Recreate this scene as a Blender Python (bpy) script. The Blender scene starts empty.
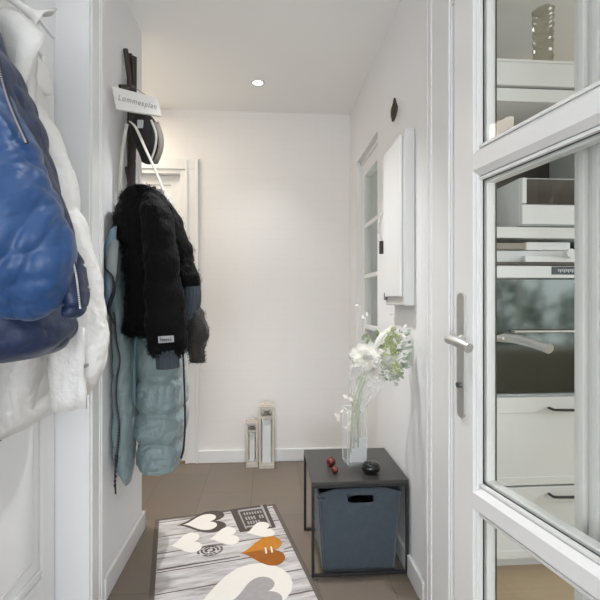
import bpy, bmesh, math, random
from mathutils import Vector, Matrix, noise
random.seed(7)
SC = bpy.context.scene
COL = SC.collection
PI = math.pi

# ------------------------------------------------------------------ camera, world, lights, exposure
CAM_H = 1.2; FPX = 440.0; YAW = math.atan(32/FPX)
cam = bpy.data.cameras.new('camera'); cam.sensor_width = 36; cam.lens = FPX/600*36; cam.clip_start = 0.02
cam_ob = bpy.data.objects.new('camera', cam); COL.objects.link(cam_ob)
cam_ob.location = (0, 0, CAM_H); cam_ob.rotation_euler = (PI/2, 0, -YAW)
SC.camera = cam_ob
SC.view_settings.view_transform = 'Standard'; SC.view_settings.look = 'None'
SC.view_settings.gamma = 1; SC.view_settings.use_curve_mapping = False
SC.view_settings.exposure = 0.72
W = bpy.data.worlds.new('daylight'); SC.world = W; W.use_nodes = True
bg = W.node_tree.nodes['Background']; bg.inputs[0].default_value = (0.88, 0.945, 1.0, 1); bg.inputs[1].default_value = 1.8

def area(name, loc, rot, sx, sy, power, col):
    l = bpy.data.lights.new(name, 'AREA'); l.shape = 'RECTANGLE'; l.size = sx; l.size_y = sy; l.energy = power; l.color = col
    o = bpy.data.objects.new(name, l); o.location = loc; o.rotation_euler = rot; COL.objects.link(o); return o
area('window_daylight', (0.0, -2.3, 1.35), (PI/2, 0, 0), 1.5, 1.9, 8, (0.93, 0.97, 1.0))
def point(name, loc, r, power, col):
    l = bpy.data.lights.new(name, 'POINT'); l.energy = power; l.shadow_soft_size = r; l.color = col
    o = bpy.data.objects.new(name, l); o.location = loc; COL.objects.link(o); return o
point('rear_fill_light', (-.42, -1.7, 1.0), .3, 31, (.98, .985, 1.0))  # added fill light behind the camera, lifts the ceiling and side walls
area('corridor_lamp', (-1.2, 2.85, 2.55), (0, 0, 0), 0.5, 0.4, 6, (1.0, 0.88, 0.72))
area('kitchen_fill_light', (4.6, 0.4, 1.5), (0, PI/2, 0), 1.2, 1.6, 46, (0.95, 0.98, 1.0))  # added fill light for the kitchen, hung before a windowless wall

# ------------------------------------------------------------------ helpers
def ray(px, py):
    a = (px-300)/FPX; b = (300-py)/FPX; c, s = math.cos(YAW), math.sin(YAW)
    return Vector((s+a*c, c-a*s, b))
def at(px, py, Y):
    d = ray(px, py); t = Y/d.y; return Vector((t*d.x, Y, CAM_H+t*d.z))
def on_floor(px, py, z=0):
    d = ray(px, py); t = (z-CAM_H)/d.z; return Vector((t*d.x, t*d.y, z))

def lin(c):
    return tuple(((v/255)/12.92 if v/255 <= .04045 else ((v/255+.055)/1.055)**2.4) for v in c)+(1,)
MATS = {}
def mat(name, rgb, rough=.5, metal=0, var=0, vscale=20, bump=0, bscale=60, sheen=0, coat=0, spec=.5, stretch=(1,1,1)):
    m = bpy.data.materials.new(name); m.use_nodes = True; n = m.node_tree.nodes; l = m.node_tree.links
    b = n['Principled BSDF']; col = lin(rgb)
    b.inputs['Base Color'].default_value = col; b.inputs['Roughness'].default_value = rough; b.inputs['Metallic'].default_value = metal
    b.inputs['Specular IOR Level'].default_value = spec
    if sheen: b.inputs['Sheen Weight'].default_value = sheen; b.inputs['Sheen Roughness'].default_value = .4
    if coat: b.inputs['Coat Weight'].default_value = coat
    tc = n.new('ShaderNodeTexCoord'); mp = n.new('ShaderNodeMapping'); mp.inputs['Scale'].default_value = stretch
    l.new(tc.outputs['Object'], mp.inputs[0])
    if var:
        t = n.new('ShaderNodeTexNoise'); t.inputs['Scale'].default_value = vscale; t.inputs['Detail'].default_value = 4
        l.new(mp.outputs[0], t.inputs['Vector'])
        mx = n.new('ShaderNodeMix'); mx.data_type = 'RGBA'; mx.blend_type = 'MIX'
        mx.inputs['A'].default_value = tuple(v*(1-var) for v in col[:3])+(1,)
        mx.inputs['B'].default_value = tuple(min(1, v*(1+var)) for v in col[:3])+(1,)
        l.new(t.outputs['Fac'], mx.inputs['Factor']); l.new(mx.outputs['Result'], b.inputs['Base Color'])
    if bump:
        t = n.new('ShaderNodeTexNoise'); t.inputs['Scale'].default_value = bscale; t.inputs['Detail'].default_value = 5
        l.new(mp.outputs[0], t.inputs['Vector'])
        bp = n.new('ShaderNodeBump'); bp.inputs['Strength'].default_value = bump; bp.inputs['Distance'].default_value = .01
        l.new(t.outputs['Fac'], bp.inputs['Height']); l.new(bp.outputs[0], b.inputs['Normal'])
    MATS[name] = m; return m
def glass(name, tint=(245,250,248), rough=.0, ior=1.5, facmul=1.0):
    m = bpy.data.materials.new(name); m.use_nodes = True; n = m.node_tree.nodes; l = m.node_tree.links
    n.remove(n['Principled BSDF']); out = n['Material Output']
    tr = n.new('ShaderNodeBsdfTransparent'); tr.inputs[0].default_value = lin(tint)
    gl = n.new('ShaderNodeBsdfGlossy'); gl.inputs['Roughness'].default_value = rough
    fr = n.new('ShaderNodeFresnel'); fr.inputs['IOR'].default_value = ior
    mx = n.new('ShaderNodeMixShader')
    ml = n.new('ShaderNodeMath'); ml.operation = 'MULTIPLY'; ml.inputs[1].default_value = facmul
    ge = n.new('ShaderNodeNewGeometry'); iv = n.new('ShaderNodeMath'); iv.operation = 'SUBTRACT'; iv.inputs[0].default_value = facmul
    l.new(ge.outputs['Backfacing'], iv.inputs[1]); iv.use_clamp = True; l.new(iv.outputs[0], ml.inputs[1])
    l.new(fr.outputs[0], ml.inputs[0]); l.new(ml.outputs[0], mx.inputs[0]); l.new(tr.outputs[0], mx.inputs[1]); l.new(gl.outputs[0], mx.inputs[2])
    l.new(mx.outputs[0], out.inputs[0]); MATS[name] = m; return m
def emit(name, rgb, strength):
    m = bpy.data.materials.new(name); m.use_nodes = True; b = m.node_tree.nodes['Principled BSDF']
    b.inputs['Emission Color'].default_value = lin(rgb); b.inputs['Emission Strength'].default_value = strength
    MATS[name] = m; return m

class MB:
    """collects geometry (world coordinates) into one mesh"""
    def __init__(s): s.v = []; s.f = []; s.m = []
    def add(s, verts, faces, mi=0):
        o = len(s.v); s.v += [Vector(p) for p in verts]; s.f += [tuple(i+o for i in f) for f in faces]; s.m += [mi]*len(faces); return s
    def frombm(s, bm, T=None, mi=0):
        bm.verts.index_update()
        vs = [(T(v.co) if T else v.co.copy()) for v in bm.verts]; fs = [[v.index for v in f.verts] for f in bm.faces]
        bm.free(); return s.add(vs, fs, mi)
    def box(s, lo, hi, bev=0, T=None, mi=0, seg=2):
        lo = Vector(lo); hi = Vector(hi); bm = bmesh.new(); bmesh.ops.create_cube(bm, size=1)
        for v in bm.verts: v.co = Vector(((lo[i]+hi[i])/2+v.co[i]*(hi[i]-lo[i]) for i in range(3)))
        if bev: bmesh.ops.bevel(bm, geom=bm.edges[:], offset=bev, segments=seg, affect='EDGES', profile=.5)
        return s.frombm(bm, T, mi)
    def ball(s, c, r, sub=2, mi=0):
        bm = bmesh.new(); bmesh.ops.create_icosphere(bm, subdivisions=sub, radius=1)
        r = (r, r, r) if not hasattr(r, '__len__') else r; c = Vector(c)
        for v in bm.verts: v.co = Vector((v.co[i]*r[i] for i in range(3)))+c
        return s.frombm(bm, None, mi)
    def tube(s, pts, r, n=8, cap=True, mi=0, flat=1.0):
        pts = [Vector(p) for p in pts]; N = len(pts); rr = r if hasattr(r, '__len__') else [r]*N
        tan = [(pts[min(i+1, N-1)]-pts[max(i-1, 0)]).normalized() for i in range(N)]
        up = Vector((0, 0, 1)) if abs(tan[0].z) < .9 else Vector((0, 1, 0)); vs = []; fs = []
        for i in range(N):
            a = tan[i].cross(up)
            if a.length < 1e-5: a = tan[i].cross(Vector((1, 0, 0)))
            a.normalize(); b = a.cross(tan[i]).normalized(); up = b
            for k in range(n):
                t = 2*PI*k/n; vs.append(pts[i]+a*(math.cos(t)*rr[i])+b*(math.sin(t)*rr[i]*flat))
        for i in range(N-1):
            for k in range(n): fs.append((i*n+k, i*n+(k+1) % n, (i+1)*n+(k+1) % n, (i+1)*n+k))
        if cap: fs += [tuple(range(n-1, -1, -1)), tuple((N-1)*n+k for k in range(n))]
        return s.add(vs, fs, mi)
    def lathe(s, c, prof, n=24, mi=0, sy=1.0):
        c = Vector(c); vs = []; fs = []
        for (r, z) in prof:
            for k in range(n): t = 2*PI*k/n; vs.append(c+Vector((r*math.cos(t), r*sy*math.sin(t), z)))
        for i in range(len(prof)-1):
            for k in range(n): fs.append((i*n+k, i*n+(k+1) % n, (i+1)*n+(k+1) % n, (i+1)*n+k))
        fs += [tuple(range(n-1, -1, -1)), tuple((len(prof)-1)*n+k for k in range(n))]
        return s.add(vs, fs, mi)
    def slab(s, pts, off, mi=0):
        """polygon given a thickness vector"""
        pts = [Vector(p) for p in pts]; off = Vector(off); n = len(pts)
        fs = [tuple(range(n)), tuple(range(2*n-1, n-1, -1))]+[(i, (i+1) % n, (i+1) % n+n, i+n) for i in range(n)]
        return s.add(pts+[p+off for p in pts], fs, mi)
    def grid(s, rows, thick=0, mi=0):
        """rows of points -> sheet, with thickness along normals when asked"""
        R = len(rows); C = len(rows[0]); P = [[Vector(p) for p in r] for r in rows]
        if not thick:
            return s.add([p for r in P for p in r], [(i*C+j, i*C+j+1, (i+1)*C+j+1, (i+1)*C+j) for i in range(R-1) for j in range(C-1)], mi)
        Q = []
        for i in range(R):
            q = []
            for j in range(C):
                a = P[min(i+1, R-1)][j]-P[max(i-1, 0)][j]; b = P[i][min(j+1, C-1)]-P[i][max(j-1, 0)]
                nn = a.cross(b); nn = nn.normalized() if nn.length > 1e-9 else Vector((0, -1, 0)); q.append(P[i][j]+nn*thick)
            Q.append(q)
        vs = [p for r in P for p in r]+[p for r in Q for p in r]; o = R*C
        fs = [(i*C+j, i*C+j+1, (i+1)*C+j+1, (i+1)*C+j) for i in range(R-1) for j in range(C-1)]
        fs += [tuple(o+k for k in f[::-1]) for f in fs[:]]
        ed = [(0, j) for j in range(C)]+[(i, C-1) for i in range(1, R)]+[(R-1, j) for j in range(C-2, -1, -1)]+[(i, 0) for i in range(R-2, 0, -1)]
        ix = [i*C+j for i, j in ed]
        fs += [(ix[k], ix[(k+1) % len(ix)], ix[(k+1) % len(ix)]+o, ix[k]+o) for k in range(len(ix))]
        return s.add(vs, fs, mi)
    def done(s, name, mats, parent=None, smooth=False, origin=None):
        mats = mats if isinstance(mats, (list, tuple)) else [mats]
        if parent is not None: o = wloc(parent)
        elif origin is not None: o = Vector(origin)
        else:
            o = Vector(((min(p[0] for p in s.v)+max(p[0] for p in s.v))/2, (min(p[1] for p in s.v)+max(p[1] for p in s.v))/2, min(p[2] for p in s.v)))
        me = bpy.data.meshes.new(name); me.from_pydata([p-o for p in s.v], [], s.f)
        for m in mats: me.materials.append(MATS[m] if isinstance(m, str) else m)
        for i, p in enumerate(me.polygons): p.material_index = s.m[i]; p.use_smooth = bool(smooth)
        bm = bmesh.new(); bm.from_mesh(me); bmesh.ops.recalc_face_normals(bm, faces=bm.faces[:]); bm.to_mesh(me); bm.free()
        me.update(); ob = bpy.data.objects.new(name, me); COL.objects.link(ob)
        if smooth == 'auto': me.set_sharp_from_angle(angle=math.radians(40))
        if parent is not None: ob.parent = parent
        else: ob.location = o
        return ob
def wloc(o):
    p = Vector(o.location)
    while o.parent: o = o.parent; p = p+Vector(o.location)
    return p
def tag(o, label, cat, group=None, kind=None):
    o['label'] = label; o['category'] = cat
    if group: o['group'] = group
    if kind: o['kind'] = kind
    return o
def thing(name, loc, label, cat, group=None):
    o = bpy.data.objects.new(name, None); COL.objects.link(o); o.location = loc; o.empty_display_size = .05
    return tag(o, label, cat, group)
def struct(name, mb, m, label, cat, smooth=False):
    o = mb.done(name, m, smooth=smooth); o['kind'] = 'structure'; tag(o, label, cat); return o
def spline(pts, n):
    """Catmull-Rom through tuples"""
    out = []; N = len(pts)
    for i in range(n):
        t = i/(n-1)*(N-1); k = min(int(t), N-2); u = t-k
        p0, p1, p2, p3 = pts[max(k-1, 0)], pts[k], pts[k+1], pts[min(k+2, N-1)]
        out.append(tuple(.5*((2*b)+(c-a)*u+(2*a-5*b+4*c-d)*u*u+(3*b-a-3*c+d)*u**3) for a, b, c, d in zip(p0, p1, p2, p3)))
    return out
def loft(sections, rows, n, disp=None, sq=2.6, closed=True):
    """sections (cx, cy, z, hx, hy): soft superellipse rings, displaced outward by disp(angle, t, point)"""
    S = spline(sections, rows); vs = []; fs = []
    for i, (cx, cy, z, hx, hy) in enumerate(S):
        hx = max(hx, .002); hy = max(hy, .002)
        for k in range(n):
            t = 2*PI*k/n; c, s_ = math.cos(t), math.sin(t)
            x = math.copysign(abs(c)**(2/sq), c)*hx; y = math.copysign(abs(s_)**(2/sq), s_)*hy
            p = Vector((cx+x, cy+y, z))
            if disp:
                nn = Vector((c/hx, s_/hy, 0)).normalized(); d = disp(t, i/(rows-1), p)
                if hasattr(d, '__len__'): p = p+nn*d[0]+Vector((0, 0, d[1]))
                else: p = p+nn*d
            vs.append(p)
    for i in range(rows-1):
        for k in range(n): fs.append((i*n+k, i*n+(k+1) % n, (i+1)*n+(k+1) % n, (i+1)*n+k))
    if closed: fs += [tuple(range(n-1, -1, -1)), tuple((rows-1)*n+k for k in range(n))]
    return vs, fs
def path_loft(pts, rows, n, disp=None):
    """tube through (x,y,z,ra,rb): ra across the view, rb along the view; for sleeves"""
    S = spline(pts, rows); vs = []; fs = []
    for i in range(rows):
        p = Vector(S[i][:3]); tn = (Vector(S[min(i+1, rows-1)][:3])-Vector(S[max(i-1, 0)][:3])).normalized()
        b = Vector((0, 1, 0)); b = (b-tn*b.dot(tn)).normalized(); a = tn.cross(b).normalized()
        for k in range(n):
            t = 2*PI*k/n; d = disp(t, i/(rows-1), p+a*(math.cos(t)*S[i][3])+b*(math.sin(t)*S[i][4])) if disp else 0
            vs.append(p+a*(math.cos(t)*(S[i][3]+d))+b*(math.sin(t)*(S[i][4]+d)))
    for i in range(rows-1):
        for k in range(n): fs.append((i*n+k, i*n+(k+1) % n, (i+1)*n+(k+1) % n, (i+1)*n+k))
    fs += [tuple(range(n-1, -1, -1)), tuple((rows-1)*n+k for k in range(n))]
    return vs, fs
def nz(p, sc, seed=0): return noise.noise(Vector((p[0]*sc+seed, p[1]*sc+seed*1.7, p[2]*sc-seed)))

# ------------------------------------------------------------------ materials
mat('wall_paint', (236,236,237), .75, var=.015, vscale=3, bump=.06, bscale=120)
mat('ceiling_paint', (246,245,243), .85)
mat('white_lacquer', (232,232,231), .32, bump=.02, bscale=15)
mat('cabinet_paint', (214,214,212), .45)
mat('white_gloss', (238,239,240), .22)
mat('door_grey', (160,160,158), .5)
mat('rubber_seal', (72,72,72), .6)
mat('steel', (206,206,204), .36, .85, bump=.03, bscale=200)
mat('steel_dark', (120,120,120), .35, .9)
mat('black_metal', (44,44,45), .45, .3)
mat('table_top', (64,63,62), .35, .1, var=.08, vscale=30)
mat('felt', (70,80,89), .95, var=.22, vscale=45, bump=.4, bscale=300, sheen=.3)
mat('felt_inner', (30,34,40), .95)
mat('wenge', (52,45,39), .45, var=.25, vscale=14, stretch=(6,6,1))
mat('blue_nylon', (30,68,116), .42, bump=.5, bscale=20, sheen=.15, var=.10, vscale=7)
mat('navy_nylon', (28,44,76), .42, bump=.6, bscale=22, var=.12, vscale=10)
mat('zip_dark', (22,26,38), .5)
mat('zip_metal', (190,192,198), .35, .7)
mat('white_nylon', (226,225,222), .55, bump=.9, bscale=30)
mat('white_nylon_shell', (222,221,218), .45, bump=.9, bscale=24)
mat('button_steel', (150,150,150), .3, .8)
mat('teal_shell', (124,142,144), .30, bump=.9, bscale=34, var=.10, vscale=8, sheen=.2)
mat('teal_lining', (84,112,120), .5, bump=.2, bscale=30)
mat('teal_lit', (128,150,168), .5, bump=.2, bscale=25)
mat('grey_lining', (150,156,156), .6, bump=.2, bscale=40)
mat('black_fur', (7,7,8), .7, bump=.7, bscale=120, sheen=.03, stretch=(1,1,.35), var=.5, vscale=60, spec=.12)
mat('brown_black_fur', (36,34,30), .7, bump=.6, bscale=110, sheen=.2, var=.4, vscale=50)
mat('slate_rib', (58,66,74), .9, bump=.3, bscale=150)
mat('label_grey', (172,174,176), .6)
mat('label_ink', (35,35,38), .6)
mat('cap_cloth', (30,29,29), .85, bump=.2, bscale=200)
mat('cap_grey', (128,122,118), .85, bump=.2, bscale=200)
mat('strap_white', (214,210,202), .8, bump=.3, bscale=250)
mat('canvas_white', (216,215,212), .85, bump=.15, bscale=250)
mat('sign_white', (222,220,215), .6)
mat('sign_ink', (150,148,144), .7)
mat('lantern_wood', (205,198,188), .75, var=.14, vscale=30, bump=.2, bscale=60)
mat('lantern_metal', (120,118,112), .4, .5)
mat('lantern_panel', (240,241,244), .4)
mat('leaf_brown', (62,48,36), .6, var=.3, vscale=40)
mat('red_skin', (104,34,28), .25, var=.35, vscale=70)
mat('stalk', (70,50,34), .7)
mat('black_glaze', (16,16,18), .14, coat=.5)
mat('flower_white', (250,249,244), .6)
def translucent(m, f=.45):
    n = m.node_tree.nodes; l = m.node_tree.links; t = n.new('ShaderNodeBsdfTranslucent'); b = n['Principled BSDF']
    t.inputs[0].default_value = b.inputs['Base Color'].default_value; x = n.new('ShaderNodeMixShader'); x.inputs[0].default_value = f
    l.new(b.outputs[0], x.inputs[1]); l.new(t.outputs[0], x.inputs[2]); l.new(x.outputs[0], n['Material Output'].inputs[0])
translucent(MATS['flower_white'])
mat('flower_heart', (222,214,180), .6)
mat('tassel_green', (180,190,140), .7, var=.2, vscale=90)
mat('foliage', (146,160,128), .6, var=.2, vscale=60)
mat('foliage_grey', (170,178,164), .6, var=.15, vscale=60)
mat('stem_green', (198,204,184), .6)
mat('card_white', (240,242,243), .5)
mat('orange_dark', (158,92,28), .95, var=.15, vscale=50)
mat('orange', (196,128,42), .95, var=.15, vscale=50)
mat('plastic_white', (236,236,234), .35)
mat('key_black', (40,42,38), .5)
mat('kitchen_front', (222,224,222), .35)
mat('kitchen_wall', (156,149,132), .8)
mat('kitchen_dark', (84,80,74), .6)
mat('appliance_white', (228,230,230), .25)
mat('oven_glass', (104,108,104), .07, .92)
mat('micro_glass', (70,66,62), .08, spec=.8)
mat('display_black', (50,54,58), .2)
mat('digits', (190,196,200), .4)
mat('handle_dark', (62,62,62), .35, .6)
mat('crate_taupe', (146,140,130), .7, var=.1, vscale=30)
mat('wood_threshold', (150,124,88), .5, var=.2, vscale=10, stretch=(1,12,1))
mat('shrub_leaf', (52,84,44), .6, var=.4, vscale=6)
mat('soil', (70,62,52), .9)
glass('door_glass', (252,253,252), ior=1.45, facmul=.55)
m_c = mat('clear_glass', (248,252,251), .04, spec=.9); m_c.node_tree.nodes['Principled BSDF'].inputs['Alpha'].default_value = .09
m_c = mat('edge_glint', (250,252,252), .08, spec=.9); m_c.node_tree.nodes['Principled BSDF'].inputs['Alpha'].default_value = .55
glass('crystal', (230,229,220), rough=.05, ior=1.5, facmul=1.3)
m_c = mat('cellophane', (246,248,248), .12, spec=.8); m_c.node_tree.nodes['Principled BSDF'].inputs['Alpha'].default_value = .36
emit('lamp_glow', (255,244,226), 14)

def brick_mat(name, c1, c2, mortar, w, h, rough, bumpd, rot=(0,0,0), msize=.006, offset=.5, var=0, bumpstr=.3):
    m = bpy.data.materials.new(name); m.use_nodes = True; n = m.node_tree.nodes; l = m.node_tree.links; b = n['Principled BSDF']
    b.inputs['Roughness'].default_value = rough
    tc = n.new('ShaderNodeTexCoord'); mp = n.new('ShaderNodeMapping'); mp.inputs['Rotation'].default_value = rot
    br = n.new('ShaderNodeTexBrick'); br.inputs['Scale'].default_value = 1; br.inputs['Brick Width'].default_value = w; br.inputs['Row Height'].default_value = h
    br.inputs['Mortar Size'].default_value = msize; br.inputs['Mortar Smooth'].default_value = .4; br.offset = offset
    br.inputs['Color1'].default_value = lin(c1); br.inputs['Color2'].default_value = lin(c2); br.inputs['Mortar'].default_value = lin(mortar)
    l.new(tc.outputs['Object'], mp.inputs[0]); l.new(mp.outputs[0], br.inputs['Vector'])
    ns = n.new('ShaderNodeTexNoise'); ns.inputs['Scale'].default_value = 5; ns.inputs['Detail'].default_value = 6; l.new(mp.outputs[0], ns.inputs['Vector'])
    mx = n.new('ShaderNodeMix'); mx.data_type = 'RGBA'; mx.blend_type = 'OVERLAY'; mx.inputs['Factor'].default_value = var
    l.new(br.outputs['Color'], mx.inputs['A']); l.new(ns.outputs['Color'], mx.inputs['B']); l.new(mx.outputs['Result'], b.inputs['Base Color'])
    ad = n.new('ShaderNodeMath'); ad.operation = 'MULTIPLY_ADD'; ad.inputs[1].default_value = -1
    n2 = n.new('ShaderNodeTexNoise'); n2.inputs['Scale'].default_value = 9; l.new(mp.outputs[0], n2.inputs['Vector'])
    ad.inputs[2].default_value = 1; l.new(br.outputs['Fac'], ad.inputs[0])
    m3 = n.new('ShaderNodeMath'); m3.operation = 'MULTIPLY'; l.new(ad.outputs[0], m3.inputs[0]); l.new(n2.outputs['Fac'], m3.inputs[1])
    bp = n.new('ShaderNodeBump'); bp.inputs['Strength'].default_value = bumpstr; bp.inputs['Distance'].default_value = bumpd
    l.new(m3.outputs[0], bp.inputs['Height']); l.new(bp.outputs[0], b.inputs['Normal']); MATS[name] = m; return m
brick_mat('floor_tiles', (125,113,101), (119,107,96), (99,88,79), .62, .31, .42, .002, rot=(0,0,PI/2), msize=.0022, var=.12)
brick_mat('painted_brick', (236,233,230), (236,233,230), (234,231,228), .24, .075, .7, .003, rot=(PI/2,0,0), msize=.004, bumpstr=.10)

# rug ground print: weathered grey boards running across the rug, worked in the rug's own axes
def rug_mat():
    m = bpy.data.materials.new('rug_boards'); m.use_nodes = True; n = m.node_tree.nodes; l = m.node_tree.links; b = n['Principled BSDF']
    b.inputs['Roughness'].default_value = .95; b.inputs['Specular IOR Level'].default_value = .1
    tc = n.new('ShaderNodeTexCoord')
    mp = n.new('ShaderNodeMapping'); mp.inputs['Rotation'].default_value = (0, 0, -math.radians(12)); mp.inputs['Scale'].default_value = (1, 1, 1)
    l.new(tc.outputs['Object'], mp.inputs[0])
    st = n.new('ShaderNodeMapping'); st.inputs['Scale'].default_value = (5, 34, 1); l.new(mp.outputs[0], st.inputs[0])
    a = n.new('ShaderNodeTexNoise'); a.inputs['Scale'].default_value = 1; a.inputs['Detail'].default_value = 8; a.inputs['Roughness'].default_value = .65; l.new(st.outputs[0], a.inputs['Vector'])
    r = n.new('ShaderNodeValToRGB'); e = r.color_ramp.elements
    e[0].position = .30; e[0].color = lin((128,118,114)); e[1].position = .62; e[1].color = lin((216,212,211))
    q = r.color_ramp.elements.new(.44); q.color = lin((186,181,180))
    l.new(a.outputs['Fac'], r.inputs[0])
    sp = n.new('ShaderNodeSeparateXYZ'); l.new(mp.outputs[0], sp.inputs[0])
    # board joints: thin dark lines at fixed pitch along the rug
    md = n.new('ShaderNodeMath'); md.operation = 'PINGPONG'; md.inputs[1].default_value = .075
    ad = n.new('ShaderNodeMath'); ad.operation = 'ADD'; ad.inputs[1].default_value = .044; l.new(sp.outputs['Y'], ad.inputs[0]); l.new(ad.outputs[0], md.inputs[0])
    wb = n.new('ShaderNodeMath'); wb.operation = 'MULTIPLY_ADD'; wb.inputs[1].default_value = .008; l.new(a.outputs['Fac'], wb.inputs[0]); l.new(md.outputs[0], wb.inputs[2])
    lt = n.new('ShaderNodeMath'); lt.operation = 'LESS_THAN'; lt.inputs[1].default_value = .0078; l.new(wb.outputs[0], lt.inputs[0])
    mx = n.new('ShaderNodeMix'); mx.data_type = 'RGBA'; mx.inputs['B'].default_value = lin((112,102,98)); l.new(lt.outputs[0], mx.inputs['Factor']); l.new(r.outputs[0], mx.inputs['A'])
    l.new(mx.outputs['Result'], b.inputs['Base Color'])
    MATS['rug_boards'] = m
rug_mat()
mat('rug_border', (104,96,88), .95, var=.12, vscale=60)
mat('rug_white', (236,230,222), .95, var=.03, vscale=40)
mat('rug_dark', (84,74,70), .95, var=.2, vscale=60)
mat('rug_grey', (168,163,162), .95, var=.15, vscale=60)

# ------------------------------------------------------------------ room shell
CZ = 2.6; BY = 3.29; LX = -.66; RX = .62
struct('floor', MB().box((-2, -2.4, -.1), (4.9, 3.6, 0)), 'floor_tiles', 'dark brown tiled floor running down the hallway', 'floor')
struct('ceiling', MB().box((-2, -2.4, CZ), (4.9, 3.6, CZ+.1)), 'ceiling_paint', 'plain white hallway ceiling', 'ceiling')
struct('wall_back', MB().box((-.605, BY, 0), (.9, BY+.14, CZ)).box((-1.85, BY, 2.17), (-.605, BY+.14, CZ)).box((-1.85, BY, 0), (-1.42, BY+.14, 2.17)),
       'painted_brick', 'white painted brick wall at the end of the hallway', 'wall')
struct('wall_left', MB().box((-.9, 1.68, 0), (LX, 2.36, CZ)),
       'wall_paint', 'white wall on the left where the coats hang', 'wall')
struct('wall_left_over_door', MB().box((-.9, .78, 2.5), (LX, 1.68, CZ)).box((-.9, .78, 2.158), (-.779, 1.68, 2.5)), 'wall_paint', 'white wall above the door on the left', 'wall')
struct('wall_left_near', MB().box((-.9, -2.4, 0), (LX, .78, CZ)), 'wall_paint', 'white wall on the left beside the camera', 'wall')
struct('wall_corridor', MB().box((-1.85, 2.2, 0), (-1.7, BY+.14, CZ)).box((-1.7, 2.2, 0), (-.9, 2.36, CZ)), 'wall_paint', 'white wall of the side passage round the corner', 'wall')
RN, RF, RT = 2.46, 3.04, 2.16     # the recess of the glazed door in the right wall
KD, KT = 1.453, 2.2               # kitchen doorway far jamb, head
KX, KN = .835, 1.122               # near stretch of the right wall
struct('wall_right', MB().box((RX, KD, 0), (.76, RN, CZ)).box((RX, RN, RT), (.76, RF, CZ)).box((RX, RF, 0), (.76, BY, CZ)).box((RX, KN, KT), (.76, KD, CZ)),
       'wall_paint', 'white wall on the right between the two doorways', 'wall')
struct('wall_right_near', MB().box((KX, -2.4, 0), (KX+.12, KN, CZ)).box((.76, KN-.02, KT), (KX+.12, KN+.1, CZ)), 'wall_paint', 'white wall nearest on the right beside the kitchen doorway', 'wall')

mat('kitchen_boards', (178,156,126), .4, var=.15, vscale=6, stretch=(1,14,1))
struct('floor_kitchen', MB().box((.77, -1.65, 0), (4.69, 2.47, .004)), 'kitchen_boards', 'warm wooden kitchen floor seen under the drawers', 'floor')
def profile_strip(mb, x0, y0, y1, z0, z1, out, steps):
    """moulded strip on a wall facing +-X: steps are (fraction start, fraction end, depth)"""
    for a, b, d in steps:
        xa, xb = sorted((x0, x0+out*d)); mb.box((xa, y0+(y1-y0)*a, z0), (xb, y0+(y1-y0)*b, z1), .002)
    return mb
CAS = [(0, .62, .008), (.60, .74, .011), (.72, .90, .014), (.88, 1, .009)]
struct('trim_1', profile_strip(MB(), LX, 1.69, 1.80, 0, 2.46, 1, CAS), 'white_lacquer', 'white moulded casing of the left doorway', 'door casing')
struct('trim_2', profile_strip(MB(), RX, KD+.005, 1.685, 0, 2.42, -1, [(0, .70, .006), (.68, .80, .010), (.83, .95, .012), (.79, .84, .004), (.94, 1, .005)]), 'white_lacquer', 'white moulded casing beside the electrical cabinet', 'door casing')
struct('trim_3', MB().box((-.605, BY-.018, 0), (-.585, BY, 2.23), .003).box((-.59, BY-.012, 0), (-.525, BY, 2.23), .003).box((-.53, BY-.02, 0), (-.51, BY, 2.23), .003)
       .box((-1.5, BY-.014, 2.16), (-.51, BY, 2.24), .003), 'white_lacquer', 'white casing round the door at the end of the hallway', 'door casing')
fl = MB()
for i in range(5): fl.box((KX-.016-.010*(i % 2), KN-.118+.024*i, 0), (KX, KN-.118+.024*i+.022, 2.44), .004)
fl.box((KX-.012, KN-.12, 0), (KX+.13, KN+.008, 2.44), .003)
struct('trim_4', fl, 'white_lacquer', 'white fluted casing seen through the door glass', 'door casing')
struct('baseboard_left', MB().box((LX, 1.80, 0), (LX+.018, 2.378, .092), .004).box((-.9, 2.36, 0), (LX+.018, 2.378, .092), .004), 'white_lacquer', 'white baseboard along the left wall', 'baseboard')
struct('baseboard_back', MB().box((-.51, BY-.018, 0), (RX, BY, .092), .004), 'white_lacquer', 'white baseboard along the end wall', 'baseboard')
struct('baseboard_right', MB().box((RX-.016, 1.685, 0), (RX, RN, .092), .004), 'white_lacquer', 'white baseboard along the right wall', 'baseboard')

# door on the left, closed, in its deep reveal
d1 = thing('door_1', (-.80, 1.23, 0), 'white panelled door on the left behind the jackets', 'door'); d1['kind'] = 'structure'
XL = -.78
mb = MB().box((-.82, .8, .01), (XL-.012, 1.674, 2.15), .003)
mb.box((XL-.014, 1.592, .01), (XL, 1.674, 2.15), .004).box((XL-.014, .8, .01), (XL, .885, 2.15), .004)
for z0, z1 in ((.01, .235), (1.02, 1.20), (2.05, 2.15)): mb.box((XL-.014, .88, z0), (XL, 1.596, z1), .004)
mb.done('door_leaf', 'white_lacquer', d1)
for z0, z1 in ((.25, 1.005), (1.215, 2.035)):
    m2 = MB(); T = .018
    m2.box((XL-.014, .885, z0), (XL-.004, .885+T, z1), .006).box((XL-.014, 1.605-T, z0), (XL-.004, 1.605, z1), .006)
    m2.box((XL-.014, .885, z0), (XL-.004, 1.605, z0+T), .006).box((XL-.014, .885, z1-T), (XL-.004, 1.605, z1), .006)
    m2.box((XL-.014, .95, z0+.065), (XL-.005, 1.54, z1-.065), .008)
    m2.done('door_panel', 'white_lacquer', d1)

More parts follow.
